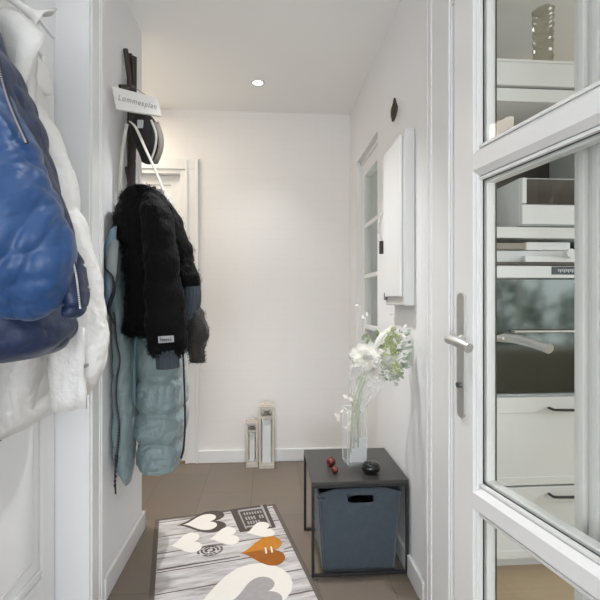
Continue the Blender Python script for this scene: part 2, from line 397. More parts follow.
# glazed door in the right-hand recess
d2 = thing('door_2', (.66, 2.75, 0), 'white glazed door in the recess on the right', 'door'); d2['kind'] = 'structure'
f2 = MB(); x0, x1 = .652, .70
f2.box((x0-.006, RN, 0), (x1+.02, RN+.035, RT), .003).box((x0-.006, RF-.03, 0), (x1+.02, RF, RT), .003).box((x0-.006, RN, RT-.03), (x1+.02, RF, RT), .003)
f2.done('door_frame', 'white_lacquer', d2)
f3 = MB(); f3.box((x0, RN+.035, .01), (x1, RN+.085, RT-.032), .003).box((x0, RF-.09, .01), (x1, RF-.032, RT-.032), .003)
f3.box((x0, RN+.08, RT-.12), (x1, RF-.085, RT-.032), .003).box((x0, RN+.08, .01), (x1, RF-.085, .72), .003)
for z in (1.02, 1.36, 1.70): f3.box((x0+.004, RN+.08, z-.014), (x1-.004, RF-.085, z+.014), .003)
f3.done('door_leaf', 'white_lacquer', d2)
MB().box((x0+.02, RN+.085, .72), (x0+.026, RF-.09, RT-.12)).done('glass_pane', 'door_glass', d2)
# room behind the recessed door
struct('wall_side_room', MB().box((1.25, 2.47, 0), (1.3, 3.6, CZ)), mat('side_room_paint', (196,202,198), .8), 'pale wall beyond the recessed glazed door', 'wall')

# door at the end of the hall
d3 = thing('door_3', (-1.0, BY+.05, 0), 'white door at the far end left of the brick wall', 'door'); d3['kind'] = 'structure'
yb = BY+.055
m3 = MB().box((-1.42, yb+.012, .02), (-.645, yb+.04, 2.13), .003)
m3.box((-.72, yb, .02), (-.645, yb+.02, 2.13), .003).box((-1.42, yb, .02), (-1.34, yb+.02, 2.13), .003)
for z0, z1 in ((.02, .2), (.95, 1.1), (1.80, 1.98)): m3.box((-1.34, yb, z0), (-.72, yb+.02, z1), .003)
m3.box((-1.34, yb, 2.06), (-.72, yb+.02, 2.13), .003)
m3.done('door_leaf', 'white_lacquer', d3)
MB().box((-.645, BY, 0), (-.605, yb+.05, 2.17), .002).box((-1.46, BY, 2.13), (-.646, yb+.05, 2.17), .002).done('door_frame', 'white_lacquer', d3)
hk = at(167.5, 173, yb); MB().box(hk+Vector((-.01, -.012, -.012)), hk+Vector((.012, 0, .016)), .003).done('coat_hook', 'steel_dark', d3)
struct('trim_5', MB().box((-1.42, BY-.01, 0), (-.607, BY+.10, .02), .004), 'wood_threshold', 'wooden threshold under the far door', 'threshold')

# kitchen shell
struct('wall_kitchen_back', MB().box((.76, 2.47, 0), (4.9, 2.6, CZ)), 'kitchen_wall', 'beige kitchen wall above the tall unit', 'wall')
struct('wall_kitchen_right', MB().box((4.7, -1.8, 0), (4.82, 2.6, CZ)), 'kitchen_wall', 'kitchen wall out of view on the right', 'wall')
struct('wall_kitchen_rear', MB().box((KX+.12, -1.8, 0), (2.0, -1.66, CZ)).box((4.4, -1.8, 0), (4.82, -1.66, CZ)).box((2.0, -1.8, 0), (4.4, -1.66, .55)).box((2.0, -1.8, 2.25), (4.4, -1.66, CZ)),
       'kitchen_wall', 'kitchen wall with the garden window mirrored in the oven', 'wall')
wn = thing('window_1', (3.2, -1.7, .55), 'garden window of the kitchen mirrored in the oven glass', 'window'); wn['kind'] = 'structure'
wf = MB()
for x in (2.0, 3.2, 4.34): wf.box((x, -1.76, .55), (x+.06, -1.70, 2.25), .004)
for z in (.55, 2.19): wf.box((2.0, -1.76, z), (4.4, -1.70, z+.06), .004)
wf.done('window_frame', 'white_lacquer', wn)

# ------------------------------------------------------------------ ceiling downlights
def downlight(x, y, label, power=11, cone=90):
    t = thing('ceiling_downlight', (x, y, CZ-.012), label, 'ceiling light', 'recessed spotlights in the hallway ceiling')
    MB().lathe((x, y, CZ-.008), [(.030, .006), (.030, 0), (.043, 0), (.045, .004), (.044, .008), (.030, .008)], 28).done('trim_ring', 'white_gloss', t, True)
    MB().lathe((x, y, CZ-.004), [(.0295, 0), (.0295, .003)], 24).done('bulb', 'lamp_glow', t)
    l = bpy.data.lights.new('downlight_beam', 'SPOT'); l.energy = power; l.spot_size = math.radians(cone); l.spot_blend = 1; l.color = (.985, .99, 1); l.shadow_soft_size = .04
    o = bpy.data.objects.new('downlight_beam', l); o.location = (0, 0, -.02); o.parent = t; COL.objects.link(o)
p = ray(258, 82); t_ = (CZ-CAM_H)/p.z
downlight(p.x*t_, p.y*t_, 'small recessed spotlight glowing in the white ceiling near the end wall')
downlight(-.02, .9, 'unseen spotlight added to the near ceiling as fill light', 10, 100)  # added lamp out of view, brightens the near end of the hall
downlight(-.02, 2.0, 'unseen spotlight added over the rug as fill light', 66, 92)  # added lamp out of view, fills floor and lower walls

# ------------------------------------------------------------------ rug
BL = Vector((-.612, 2.44, 0)); UD = Vector((.978, .208, 0)); VD = Vector((.208, -.978, 0)); RW, RL = .668, 1.2
def ruv(px, py):
    q = on_floor(px, py)-BL; return (q.dot(UD), q.dot(VD))
def R(u, v, z): return BL+UD*u+VD*v+Vector((0, 0, z))
rug = MB()
def rbox(u0, v0, u1, v1, z0, z1, mi): rug.slab([R(u0, v0, z0), R(u1, v0, z0), R(u1, v1, z0), R(u0, v1, z0)], (0, 0, z1-z0), mi)
rbox(0, 0, RW, RL, .0005, .007, 1)
B = .022
rbox(B, B, RW-B, RL-B, .007, .0082, 0)
BASE = .0084
def rpoly(pts, mi, lift=.0004):
    rug.slab([R(u, v, BASE-.0003) for u, v in pts], (0, 0, lift+.0003), mi)
def heart(u, v, L, Wd, n=40, tilt=0):
    """tip at (u,v), lobes towards +u, length L, width Wd"""
    pts = []
    for k in range(n):
        t = 2*PI*k/n
        hx = 16*math.sin(t)**3; hy = 13*math.cos(t)-5*math.cos(2*t)-2*math.cos(3*t)-math.cos(4*t)
        a = (hy+17)/29*L; b = hx/32*Wd
        pts.append((u+a*math.cos(tilt)-b*math.sin(tilt), v+a*math.sin(tilt)+b*math.cos(tilt)))
    return pts
def heart_px(tip, up, low, tilt=None):
    a = ruv(*tip); b = ruv(*up); c = ruv(*low); m = ((b[0]+c[0])/2, (b[1]+c[1])/2)
    ti = math.atan2(m[1]-a[1], m[0]-a[0]); L = math.hypot(m[0]-a[0], m[1]-a[1])*1.12
    return a, L, math.hypot(b[0]-c[0], b[1]-c[1])*1.95, ti
a, L, Wd, ti = heart_px((177, 527), (219, 517), (219, 527))
rpoly(heart(a[0]-.004, a[1], L*1.05, Wd*1.12, tilt=ti), 3); rpoly(heart(a[0]+.03, a[1]+.002, L*.72, Wd*.82, tilt=ti), 2, .0008)
for tip, up, low in (((170, 548), (196, 538), (199, 548)), ((209, 541), (233, 532), (236, 541)), ((246, 535), (268, 526), (270, 534))):
    a, L, Wd, ti = heart_px(tip, up, low); rpoly(heart(a[0], a[1], L, Wd, tilt=ti), 2, .0008)
a, L, Wd, ti = heart_px((240, 555), (277, 544), (281, 559))
hp = heart(a[0], a[1], L, Wd, tilt=ti)
half = len(hp)//2
rpoly(hp[:half+1], 5, .0008); rpoly(hp[half:]+hp[:1], 4, .0008)
ou, ov = ruv(266, 552)
for k in (0, 1): rpoly([(ou+.028*k-.008, ov+.028), (ou+.028*k, ov+.028), (ou+.028*k+.006, ov-.022), (ou+.028*k-.002, ov-.022)], 2, .0012)
rpoly([(ou-.10, ov-.004), (ou+.012, ov-.008), (ou+.012, ov-.002), (ou-.10, ov+.002)], 5, .0010)
# big white heart towards the camera with a grey heart inside
bu, bv = ruv(255, 590)
rpoly(heart(.06, .875, .535, .60, tilt=-.08), 2, .0006)
rpoly(heart(.315, .765, .195, .205, tilt=-.10), 6, .0010)
# dark stamp frame at the far right corner
su, sv = ruv(236, 514); eu, ev = ruv(265, 530)
q = [ruv(230, 511), ruv(266, 506), ruv(276, 529), ruv(240, 534)]
rpoly(q, 3, .0003)
def lerp2(s, t):
    return tuple((q[0][i]*(1-s)+q[1][i]*s)*(1-t)+(q[3][i]*(1-s)+q[2][i]*s)*t for i in (0, 1))
for s0, s1, t0, t1 in ((.18, .22, .1, .9), (.84, .90, .0, .95), (.2, .86, .08, .16), (.2, .86, .80, .86)): rpoly([lerp2(s0, t0), lerp2(s1, t0), lerp2(s1, t1), lerp2(s0, t1)], 6, .0007)
for i in range(7):
    s0 = .3+.075*i
    for t0, t1 in ((.24, .34), (.42, .56), (.62, .74)):
        if random.random() < .8: rpoly([lerp2(s0, t0), lerp2(s0+.045, t0), lerp2(s0+.045, t1), lerp2(s0, t1)], 6, .0007)
# round rose stamp
cu, cv = ruv(210, 552)
for r0, r1 in ((.062, .052), (.044, .034), (.026, .014)):
    for k in range(14):
        if (k*3+int(r0*100)) % 7 == 0: continue
        t0, t1 = 2*PI*k/14, 2*PI*(k+.85)/14
        rpoly([(cu+r0*math.cos(t0), cv+.75*r0*math.sin(t0)), (cu+r0*math.cos(t1), cv+.75*r0*math.sin(t1)), (cu+r1*math.cos(t1), cv+.75*r1*math.sin(t1)), (cu+r1*math.cos(t0), cv+.75*r1*math.sin(t0))], 3, .0005)
# wide dark seam between two printed boards, and darker boards at the far edge
s1, s2 = ruv(157, 572), ruv(240, 558)
rpoly([(s1[0], s1[1]-.004), (s2[0], s2[1]-.003), (s2[0], s2[1]+.003), (s1[0], s1[1]+.006)], 3, .0002)
s1, s2 = ruv(284, 551), ruv(297, 548)
rpoly([(s1[0], s1[1]-.004), (min(s2[0], RW-B), s2[1]-.004), (min(s2[0], RW-B), s2[1]+.003), (s1[0], s1[1]+.003)], 3, .0002)
for k in range(26):
    u = random.uniform(B+.02, RW-.14); v = random.uniform(.28, .62); w = random.uniform(.02, .09)
    rpoly([(u, v), (u+w, v+random.uniform(-.002, .002)), (u+w, v+.002), (u, v+.0025)], 6, .0001)
o = rug.done('rug', ['rug_boards', 'rug_border', 'rug_white', 'rug_dark', 'orange', 'orange_dark', 'rug_grey'])
tag(o, 'grey rug printed with hearts and weathered boards on the brown floor', 'rug')

# ------------------------------------------------------------------ side table
TX0, TX1, TY0, TY1, TZ = .186, .612, 1.876, 2.29, .419
tb = thing('side_table', ((TX0+TX1)/2, (TY0+TY1)/2, 0), 'small square black metal side table against the right wall', 'table')
MB().box((TX0, TY0, TZ-.016), (TX1, TY1, TZ), .002).done('tabletop', 'table_top', tb)
b_ = .013
for y in (TY0, TY1-b_):
    for x in (TX0, TX1-b_): MB().box((x, y, .0095 if (y < 2 and x < .3) else 0), (x+b_, y+b_, TZ-.016), .0015).done('leg', 'black_metal', tb)
    MB().box((TX0+b_, y, .0095 if y < 2 else 0), (TX1-b_, y+b_, b_+(.008 if y < 2 else 0)), .0015).done('bottom_rail', 'black_metal', tb)
    MB().box((TX0+b_, y, TZ-.028), (TX1-b_, y+b_, TZ-.0165), .0015).done('top_rail', 'black_metal', tb)

# felt basket under the table
bk = thing('felt_basket', (.40, 2.09, 0), 'blue grey felt basket with oval handle slot under the black table', 'basket')
def basket_shell():
    # square tapered felt wall with the slot cut in the front panel
    bot, top = .160, .186; H = .375; cx, cy = .402, 2.078; yd = .98
    outer = MB(); N = 12; Hn = 14
    def pt(side, s, t, inset=0):
        w = bot+(top-bot)*t-inset; bul = .012*math.sin(PI*t)*(1-s*s)
        z = .004+H*t-(.012*(1-abs(s))**.5*0 if t < 1 else 0)
        e = .985
        if side == 0: return Vector((cx+s*w*e, cy-(w+bul)*yd, z))
        if side == 1: return Vector((cx+(w+bul), cy+s*w*e*yd, z))
        if side == 2: return Vector((cx-s*w*e, cy+(w+bul)*yd, z))
        return Vector((cx-(w+bul), cy-s*w*e*yd, z))
    th = .006
    cols = [-1+2*i/24 for i in range(25)]; rws = [j/28 for j in range(29)]
    hz, hw, hh = .875, .345, .050
    def inslot(s, t): return ((s-.02)/hw)**8+((t-hz)/hh)**4 < 1
    for side in range(4):
        P = [[pt(side, s, t-(.055*max(0, abs(s)-.62)/.38 if t > .9 else 0)) for s in cols] for t in rws]
        Q = [[pt(side, s, t-(.055*max(0, abs(s)-.62)/.38 if t > .9 else 0), th) for s in cols] for t in rws]
        C = len(cols); o_ = C*len(rws); keep = {}
        for j in range(len(rws)-1):
            for i in range(C-1):
                sc, tc = (cols[i]+cols[i+1])/2, (rws[j]+rws[j+1])/2
                keep[(i, j)] = not (side == 0 and inslot(sc, tc))
        fs = []
        for (i, j), k in keep.items():
            if not k: continue
            a, b, c, d = j*C+i, j*C+i+1, (j+1)*C+i+1, (j+1)*C+i
            fs.append((a, b, c, d)); fs.append((a+o_, d+o_, c+o_, b+o_))
            for (di, dj, e) in ((-1, 0, (a, d)), (1, 0, (b, c)), (0, -1, (a, b)), (0, 1, (d, c))):
                if not keep.get((i+di, j+dj), False): fs.append((e[0], e[1], e[1]+o_, e[0]+o_))
        outer.add([p for r in P for p in r]+[p for r in Q for p in r], fs)
    return outer, cx, cy, bot, yd
sh, bx, by, bw, yd = basket_shell()
sh.done('felt_wall', 'felt', bk, True)
MB().box((bx-bw, by-bw*yd, 0), (bx+bw, by+bw*yd, .006), .002).done('base', 'felt', bk)
rm = MB(); hs = []
for k in range(33):
    t = 2*PI*k/32; c, s_ = math.cos(t), math.sin(t)
    hs.append((bx+.0035+math.copysign(abs(c)**.45, c)*.0625, by-.182*.98*.985-.006, .004+.375*.875+math.copysign(abs(s_)**.6, s_)*.0195))
rm.tube(hs, .0032, 8, cap=False).done('handle_slot_binding', 'felt', bk, True)
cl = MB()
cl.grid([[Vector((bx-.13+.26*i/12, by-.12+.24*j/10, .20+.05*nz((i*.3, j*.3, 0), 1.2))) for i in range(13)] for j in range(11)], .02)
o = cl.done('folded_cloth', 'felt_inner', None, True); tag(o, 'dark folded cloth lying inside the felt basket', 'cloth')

# ------------------------------------------------------------------ things on the table
def red_fruit(px, py, r, label):
    c = on_floor(px, py, TZ+r*.0); c.z = TZ
    t = thing('red_bauble', c, label, 'ornament', 'small red baubles on the table')
    MB().lathe(c, [(.0, 0), (.5*r, .05*r), (.86*r, .4*r), (r, .95*r), (.9*r, 1.45*r), (.55*r, 1.82*r), (.2*r, 1.8*r), (0, 1.72*r)], 22).done('skin', 'red_skin', t, True)
    MB().tube([c+Vector((0, 0, 1.7*r)), c+Vector((.1*r, 0, 2.0*r)), c+Vector((.35*r, 0, 2.2*r))], .07*r, 6).done('stalk', 'stalk', t, True)
red_fruit(331, 466, .0215, 'larger dark red bauble at the left of the black table')
red_fruit(335, 473, .0155, 'smaller dark red bauble in front of the larger one on the table')
c = on_floor(371, 473, TZ)
t = thing('lidded_pot', c, 'small glossy black rounded pot right of the glass vase', 'pot')
MB().lathe(c, [(.018, 0), (.030, .003), (.040, .014), (.0425, .026), (.040, .036), (.034, .0375)], 30, sy=.8).done('bowl', 'black_glaze', t, True)
MB().lathe(c+Vector((0, 0, .0375)), [(.0385, 0), (.037, .006), (.028, .012), (.014, .0155), (.0, .0165)], 30, sy=.8).done('lid', 'black_glaze', t, True)

# glass vase with card
vc = Vector((.408, 2.06, TZ)); VW, VH = .045, .27
va = thing('glass_vase', vc, 'tall square clear glass vase on the black table', 'vase')
def rot2(c, a):
    ca, sa = math.cos(a), math.sin(a)
    return lambda p: Vector((c.x+p.x*ca-p.y*sa, c.y+p.x*sa+p.y*ca, c.z+p.z))
TV = rot2(vc, math.radians(6))
mv = MB()
for sx in (-1, 1):
    mv.box((sx*VW-.0025, -VW, .022), (sx*VW+.0025, VW, VH), .001, TV).box((-VW, sx*VW-.0025, .022), (VW, sx*VW+.0025, VH), .001, TV)
mv.done('glass_wall', 'clear_glass', va)
me_ = MB()
for sx in (-1, 1):
    for sy in (-1, 1): me_.tube([TV(Vector((sx*VW, sy*VW, .02))), TV(Vector((sx*VW, sy*VW, VH)))], .0022, 6)
    me_.tube([TV(Vector((-VW, sx*VW, VH))), TV(Vector((VW, sx*VW, VH)))], .002, 6).tube([TV(Vector((sx*VW, -VW, VH))), TV(Vector((sx*VW, VW, VH)))], .002, 6)
me_.done('glint_tubes', 'edge_glint', va, True)  # pale tubes paint the bright glint along the vase edges
MB().box((-VW-.002, -VW-.002, 0), (VW+.002, VW+.002, .022), .003, TV).box((-VW+.004, -VW+.004, .004), (VW-.004, VW-.004, .018), .003, TV).done('glass_base', 'clear_glass', va)
# card tied on the front of the vase
cd = thing('gift_card', vc+Vector((.004, -.075, .0)), 'white square card leaning on the front of the glass vase', 'card')
TCd = lambda p: Vector((vc.x+.006+p.x, 2.000+p.z*.02, TZ+.034+p.z))
MB().box((-.038, -.002, 0), (.038, .001, .112), .0008, TCd).done('card_face', 'card_white', cd)
for dx, dz in ((.012, .048), (-.026, .066), (-.012, .095)): MB().box((dx, -.003, dz), (dx+.005, -.0018, dz+.005), 0, TCd).done('punched_dot', 'zip_dark', cd)

# bouquet leaning in the vase
bc = Vector((vc.x, vc.y, TZ+.24))
bo = thing('bouquet', Vector((vc.x, vc.y, TZ+.024)), 'cellophane wrapped bouquet of white and green flowers in the glass vase', 'flowers')
YB = 1.86
def q_(px, py, dy=0): return at(px, py, YB+dy)
stm = MB()
for i in range(7):
    a = Vector((vc.x+random.uniform(-.028, .028), vc.y+random.uniform(-.028, .028), TZ+.026)); e = q_(368+random.uniform(-10, 26), 372+random.uniform(-8, 6), random.uniform(-.03, .05))
    m_ = q_(356+random.uniform(-3, 5), 405, random.uniform(-.02, .02)); pts = spline([tuple(a), tuple(m_), tuple(e)], 10); stm.tube(pts, .0028, 6)
stm.done('stems', 'stem_green', bo, True)
def petal(mb, c, d, up, L, Wd, curl):
    d = d.normalized(); sd = d.cross(up).normalized(); n_ = sd.cross(d).normalized(); rows = []
    for i in range(5):
        t = i/4; w = Wd*math.sin(PI*min(.95, .12+.8*t))
        rows.append([c+d*(L*t)+n_*(curl*L*t*t)+sd*(w*k)+n_*(abs(k)*w*.25) for k in (-1, 0, 1)])
    mb.grid(rows)
def mum(px, py, r, dy, name):
    c = q_(px, py, dy); f_ = Vector((-.2, -.8, .62)).normalized(); m_ = MB()
    e1 = f_.cross(Vector((0, 0, 1))).normalized(); e2 = e1.cross(f_).normalized()
    for ring, (nn, ln, tilt) in enumerate(((22, 1, -.1), (20, .92, .08), (18, .8, .22), (15, .66, .38), (12, .52, .55), (9, .38, .75), (6, .25, 1.0))):
        for k in range(nn):
            t = 2*PI*(k+.5*(ring % 2))/nn+random.uniform(-.1, .1); d = e1*math.cos(t)+e2*math.sin(t)+f_*tilt
            petal(m_, c+f_*(.004*ring), d, f_, r*ln*random.uniform(.78, 1.08), r*.18, .30)
    m_.ball(c+f_*.008, r*.18, 2, mi=0)
    m_.done(name, ['flower_white', 'flower_heart'], bo, True)
mum(366, 357, .066, -.05, 'chrysanthemum')
mum(374, 371, .035, -.04, 'small_white_bloom'); mum(401, 338, .022, -.03, 'small_white_bloom'); mum(392, 331, .024, -.02, 'small_white_bloom')
cal = MB(); cb = q_(374, 350, -.06); ct = q_(386, 330, -.06)
rows = []
for i in range(9):
    t = i/8; p_ = cb.lerp(ct, t); r_ = .006+.017*math.sin(PI*min(t*.62, 1)); row = []
    for k in range(11):
        a_ = -.4+2*PI*.86*k/10; row.append(p_+Vector((math.cos(a_)*r_, math.sin(a_)*r_, .012*t*math.cos(a_))))
    rows.append(row)
cal.grid(rows, .0008).done('calla_bloom', 'flower_white', bo, True)
tas = MB()
for s0, s1 in (((393, 326), (391, 372)), ((388, 332), (384, 366)), ((397, 334), (396, 374)), ((390, 340), (400, 376))):
    a = q_(*s0, -.055); b = q_(*s1, -.06)
    for k in range(70):
        t = random.random(); p_ = a.lerp(b, t)+Vector((random.gauss(0, .0055), random.gauss(0, .005), 0)); tas.ball(p_, random.uniform(.003, .0055), 1)
tas.done('amaranth_tassels', 'tassel_green', bo, True)
def leaves(spots, L, Wd, m_, name, n_, spread):
    mb = MB()
    for (px, py, dy) in spots:
        for k in range(n_):
            c = q_(px+random.gauss(0, spread), py+random.gauss(0, spread), dy+random.gauss(0, .012))
            d = Vector((random.uniform(-1, 1), random.uniform(-1, .2), random.uniform(-.8, 1)))
            petal(mb, c, d, Vector((random.uniform(-.4, .4), -1, .3)), L*random.uniform(.7, 1.2), Wd, .2)
    mb.done(name, m_, bo, True)
leaves([(404, 346, 0), (408, 356, 0), (405, 366, 0), (399, 374, 0), (392, 378, 0), (403, 336, .01), (384, 374, .0), (409, 362, .02)], .026, .008, 'foliage_grey', 'eucalyptus_leaves', 9, 3)
leaves([(370, 342, -.02), (366, 345, 0), (378, 346, .02), (384, 340, .03), (380, 360, .02), (394, 352, .03), (388, 366, .02)], .032, .009, 'foliage', 'leaf_spray', 8, 3)
gy = MB()
for k in range(120):
    c = q_(378+random.gauss(0, 6), 372+random.gauss(0, 5), random.gauss(-.02, .02)); gy.ball(c, random.uniform(.002, .004), 1)
gy.done('baby_breath', 'flower_white', bo, True)['kind'] = 'stuff'
# the wrap: a crumpled open cone from the vase mouth round the flowers
rows = []; c0 = at(356, 412, 2.05); c1 = q_(377, 352, -.02)
for i in range(15):
    t = i/14; cc = c0.lerp(c1, t**.85); r_ = .016+.078*t**.8; row = []
    for k in range(30):
        a_ = 2*PI*k/29; n_ = nz((math.cos(a_)*2, math.sin(a_)*2, t*4), 1.6, 3)*.030*(.3+t)
        ax = Vector((1, 0, -.30)); row.append(cc+ax*(math.cos(a_)*(r_*1.15+n_))+Vector((0, 1, 0))*(math.sin(a_)*(r_*.9+n_))+Vector((0, 0, 1))*(.03*t*nz((k*.4, t*3, 5), 1.0)+.02*t*math.cos(a_)))
    rows.append(row)
MB().grid(rows).done('cellophane_wrap', 'cellophane', bo, False)
tw = MB()
for k in range(16):
    c = at(random.uniform(335, 356), random.uniform(400, 432), 2.0+random.uniform(-.04, .0)) if k < 9 else at(random.uniform(345, 362), random.uniform(392, 418), 2.0+random.uniform(-.06, 0))
    petal(tw, c, Vector((random.uniform(-1, .6), random.uniform(-.6, .4), random.uniform(-.4, 1))), Vector((random.uniform(-1, 1), -1, random.uniform(-1, 1))), .032, .010, .6)
for px, py in ((359, 308), (364, 319), (356, 306), (368, 316), (392, 315), (404, 328)):
    petal(tw, q_(px, py), Vector((random.uniform(-1, 1), -.3, random.uniform(-.3, 1))), Vector((.2, -1, .3)), .022, .007, .3)
tw.tube(spline([tuple(at(357, 400, 2.03)), tuple(q_(356, 350)), tuple(q_(358, 325)), tuple(q_(361, 306))], 14), .0008, 5)
tw.tube(spline([tuple(at(357, 400, 2.03)), tuple(q_(362, 350)), tuple(q_(366, 317))], 12), .0008, 5)
tw.done('honesty_sprigs', 'flower_white', bo, True)

# ------------------------------------------------------------------ lanterns on the floor by the end wall
def lantern(px0, px1, ptop, y, label):
    x0_ = at(px0, 466, y).x; x1_ = at(px1, 466, y).x; H = at(px0, ptop, y).z; w = x1_-x0_; cx = (x0_+x1_)/2; yb_ = y+w
    t = thing('lantern', (cx, y+w/2, 0), label, 'lantern', 'wooden lanterns by the end wall'); pw = .015
    MB().box((x0_, y, 0), (x1_, yb_, .032), .003).done('base', 'lantern_wood', t)
    for xx in (x0_, x1_-pw):
        for yy in (y, yb_-pw): MB().box((xx, yy, .032), (xx+pw, yy+pw, H-.03), .002).done('post', 'lantern_wood', t)
    MB().box((x0_, y, H-.03), (x1_, yb_, H-.018), .002).done('top_frame', 'lantern_wood', t)
    MB().box((x0_+.012, y+.012, H-.018), (x1_-.012, yb_-.012, H-.008), .002).box((cx-.02, y+w/2-.02, H-.010), (cx+.02, y+w/2+.02, H), .002).done('roof', 'lantern_wood', t)
    zc = H-.03-w*.62
    for yy in (y+.001, yb_-pw+.001): MB().box((x0_+pw, yy, zc-.008), (x1_-pw, yy+pw-.002, zc+.008), .002).done('cross_bar', 'lantern_wood', t)
    lt = MB()
    for k in range(4): a_ = 2*PI*k/4+PI/4; lt.tube([(cx, y+.008, (zc+H-.03)/2), (cx+math.cos(a_)*(w/2-pw), y+.008, (zc+H-.03)/2+math.sin(a_)*w*.26)], .0028, 6)
    lt.lathe((cx, y+.006, (zc+H-.03)/2-.01), [(.016, 0), (.018, .01), (.016, .02)], 14).done('fretwork', 'lantern_metal', t)
    for yy in (y+.006, yb_-.009): MB().box((x0_+pw, yy, .032), (x1_-pw, yy+.003, zc-.008)).done('glass_pane', 'door_glass', t)
    MB().box((x0_+.024, y+.03, .0325), (x1_-.024, yb_-.02, zc-.02), .004).done('pale_glass_fill', 'lantern_panel', t)  # added pale block imitates the brightness seen in the lantern glass
lantern(246, 258, 420, 3.165, 'shorter whitewashed wooden lantern on the floor at the end wall')
lantern(258.8, 274.5, 404, 3.135, 'taller whitewashed wooden lantern on the floor at the end wall')

# ------------------------------------------------------------------ electrical cabinet on the right wall with its hangings
ec = thing('electrical_cabinet', (.59, 1.97, 1.18), 'flat white electrical cabinet mounted on the right wall', 'cabinet')
MB().box((.575, 1.815, 1.175), (RX, 2.12, 1.925), .006).done('body', 'cabinet_paint', ec)
MB().box((.562, 1.845, 1.215), (.574, 2.115, 1.905), .003).done('door', 'white_lacquer', ec)
MB().box((.560, 2.085, 1.20), (.5735, 2.10, 1.235), .002).done('latch', 'steel_dark', ec)
kb = at(381, 216, 2.14); 
MB().box((.585, 2.121, 1.57), (.605, 2.128, 1.60), .002).done('key_hook', 'plastic_white', ec)
kr = thing('key_bunch', (.585, 2.135, 1.40), 'key bunch with white lanyard and black fob at the cabinet edge', 'keys')
def kq(px, py): return at(px, py, 2.135)
lp = [tuple(kq(*p)) for p in ((382, 213), (379.5, 219), (378.5, 228), (380, 236), (382.5, 241), (384.5, 244))]
MB().tube(spline(lp, 22), .0032, 6, flat=.5).done('lanyard', 'strap_white', kr, True)
lp = [tuple(kq(*p)) for p in ((382.5, 213), (380.5, 222), (380, 230), (382, 240))]
MB().tube(spline(lp, 18), .0035, 6, flat=.5).done('cord', 'steel', kr, True)
a = kq(379.3, 241); b = kq(383.5, 254)
MB().box((a.x, 2.128, b.z), (b.x, 2.142, a.z), .003).done('fob', 'key_black', kr)
a = kq(377.8, 222); b = kq(381, 234)
MB().box((a.x, 2.138, b.z), (b.x, 2.144, a.z), .002).done('key', 'steel', kr)
# leaf ornament
lf = MB(); cxy = .612; rows = []
for i in range(11):
    t = i/10; z = 2.052+.098*t; w = .021*math.sin(PI*min(1, t*.98+.02))**.8*(1 if t < .6 else max(.35, 1-(t-.6)*1.4)); y = 2.085-.018*math.sin(t*3)*0-.03*t+.012
    rows.append([Vector((cxy-.014-.008*(1-abs(k))-.55*w*k, y-.035+.8*w*k, z)) for k in (-1, -.5, 0, .5, 1)])
lf.grid(rows, .003); o = lf.done('leaf_ornament', 'leaf_brown', None, True, )
tag(o, 'small dark brown leaf ornament high on the right wall', 'ornament')

# ------------------------------------------------------------------ the open glazed door on the right
TH = math.radians(9.6); P0 = Vector((.622, 1.437, 0)); DU = Vector((math.sin(TH), -math.cos(TH), 0)); DW = Vector((math.cos(TH), math.sin(TH), 0))
def LT(p): return P0+DU*p.x+DW*p.y+Vector((0, 0, p.z))
dr = thing('door_4', tuple(P0+DU*.37+DW*.03), 'open white glazed door with steel lever handles on the right', 'door'); dr['kind'] = 'structure'
LW, LTk, LH = .74, .068, 2.42; SW = .105
def lb(name, boxes, m_, bev=.003):
    mb = MB()
    for lo, hi in boxes: mb.box(lo, hi, bev, LT)
    return mb.done(name, m_, dr)
lb('stile', [((0, 0, .01), (SW, LTk, LH)), ((SW-.002, .010, .2), (SW+.006, .024, LH-.1))], 'white_lacquer')
lb('stile', [((LW-SW, 0, .01), (LW, LTk, LH))], 'white_lacquer')
lb('top_rail', [((SW, 0, LH-.10), (LW-SW, LTk, LH))], 'white_lacquer')
lb('bottom_rail', [((SW, 0, .01), (LW-SW, LTk, .20))], 'white_lacquer')
def bevrail(z0, z1, name):
    mb = MB(); ch = .012
    prof = [(-.001, z0+ch*.6), (-.001, z1-ch*.6), (ch*1.6, z1+ch*.8), (LTk*.45, z1+ch*.8), (LTk*.45, z0-ch*.8), (ch*1.6, z0-ch*.8)]
    n = len(prof); vs = [LT(Vector((u, w, z))) for u in (SW, LW-SW) for w, z in prof]
    mb.add(vs, [tuple(range(n)), tuple(range(2*n-1, n-1, -1))]+[(i, (i+1) % n, (i+1) % n+n, i+n) for i in range(n)])
    mb.box((SW, LTk*.5, z0-.008), (LW-SW, LTk, z1+.008), .003, LT); return mb.done(name, 'white_lacquer', dr)
bevrail(1.597, 1.662, 'glazing_bar'); bevrail(.545, .606, 'glazing_bar')
for z0, z1 in ((.20, .535), (.618, 1.584), (1.674, LH-.10)):
    lb('glass_pane', [((SW+.002, .030, z0), (LW-SW-.002, .034, z1))], 'door_glass', 0)
    T = .010
    lb('glazing_bead', [((SW, .016, z0), (SW+T, .029, z1)), ((LW-SW-T, .016, z0), (LW-SW, .029, z1)), ((SW, .016, z0), (LW-SW, .029, z0+T)), ((SW, .016, z1-T), (LW-SW, .029, z1))], 'white_lacquer', .002)
    T = .012
    lb('glazing_seal', [((SW, .0292, z0), (SW+T, .0298, z1)), ((SW, .0292, z0), (LW-SW, .0298, z0+T)), ((SW, .0292, z1-T), (LW-SW, .0298, z1))], 'rubber_seal', 0)
    T = .020
    lb('glazing_seal', [((SW, .0348, z0), (SW+.006, .0358, z1)), ((SW+T-.002, .0669, z0), (SW+T+.004, .0676, z1))], 'rubber_seal', 0)
    lb('glazing_bead', [((SW, .036, z0), (SW+T, .0668, z1)), ((SW, .036, z0), (LW-SW, .0668, z0+T)), ((SW, .036, z1-T), (LW-SW, .0668, z1))], 'white_lacquer', .003)
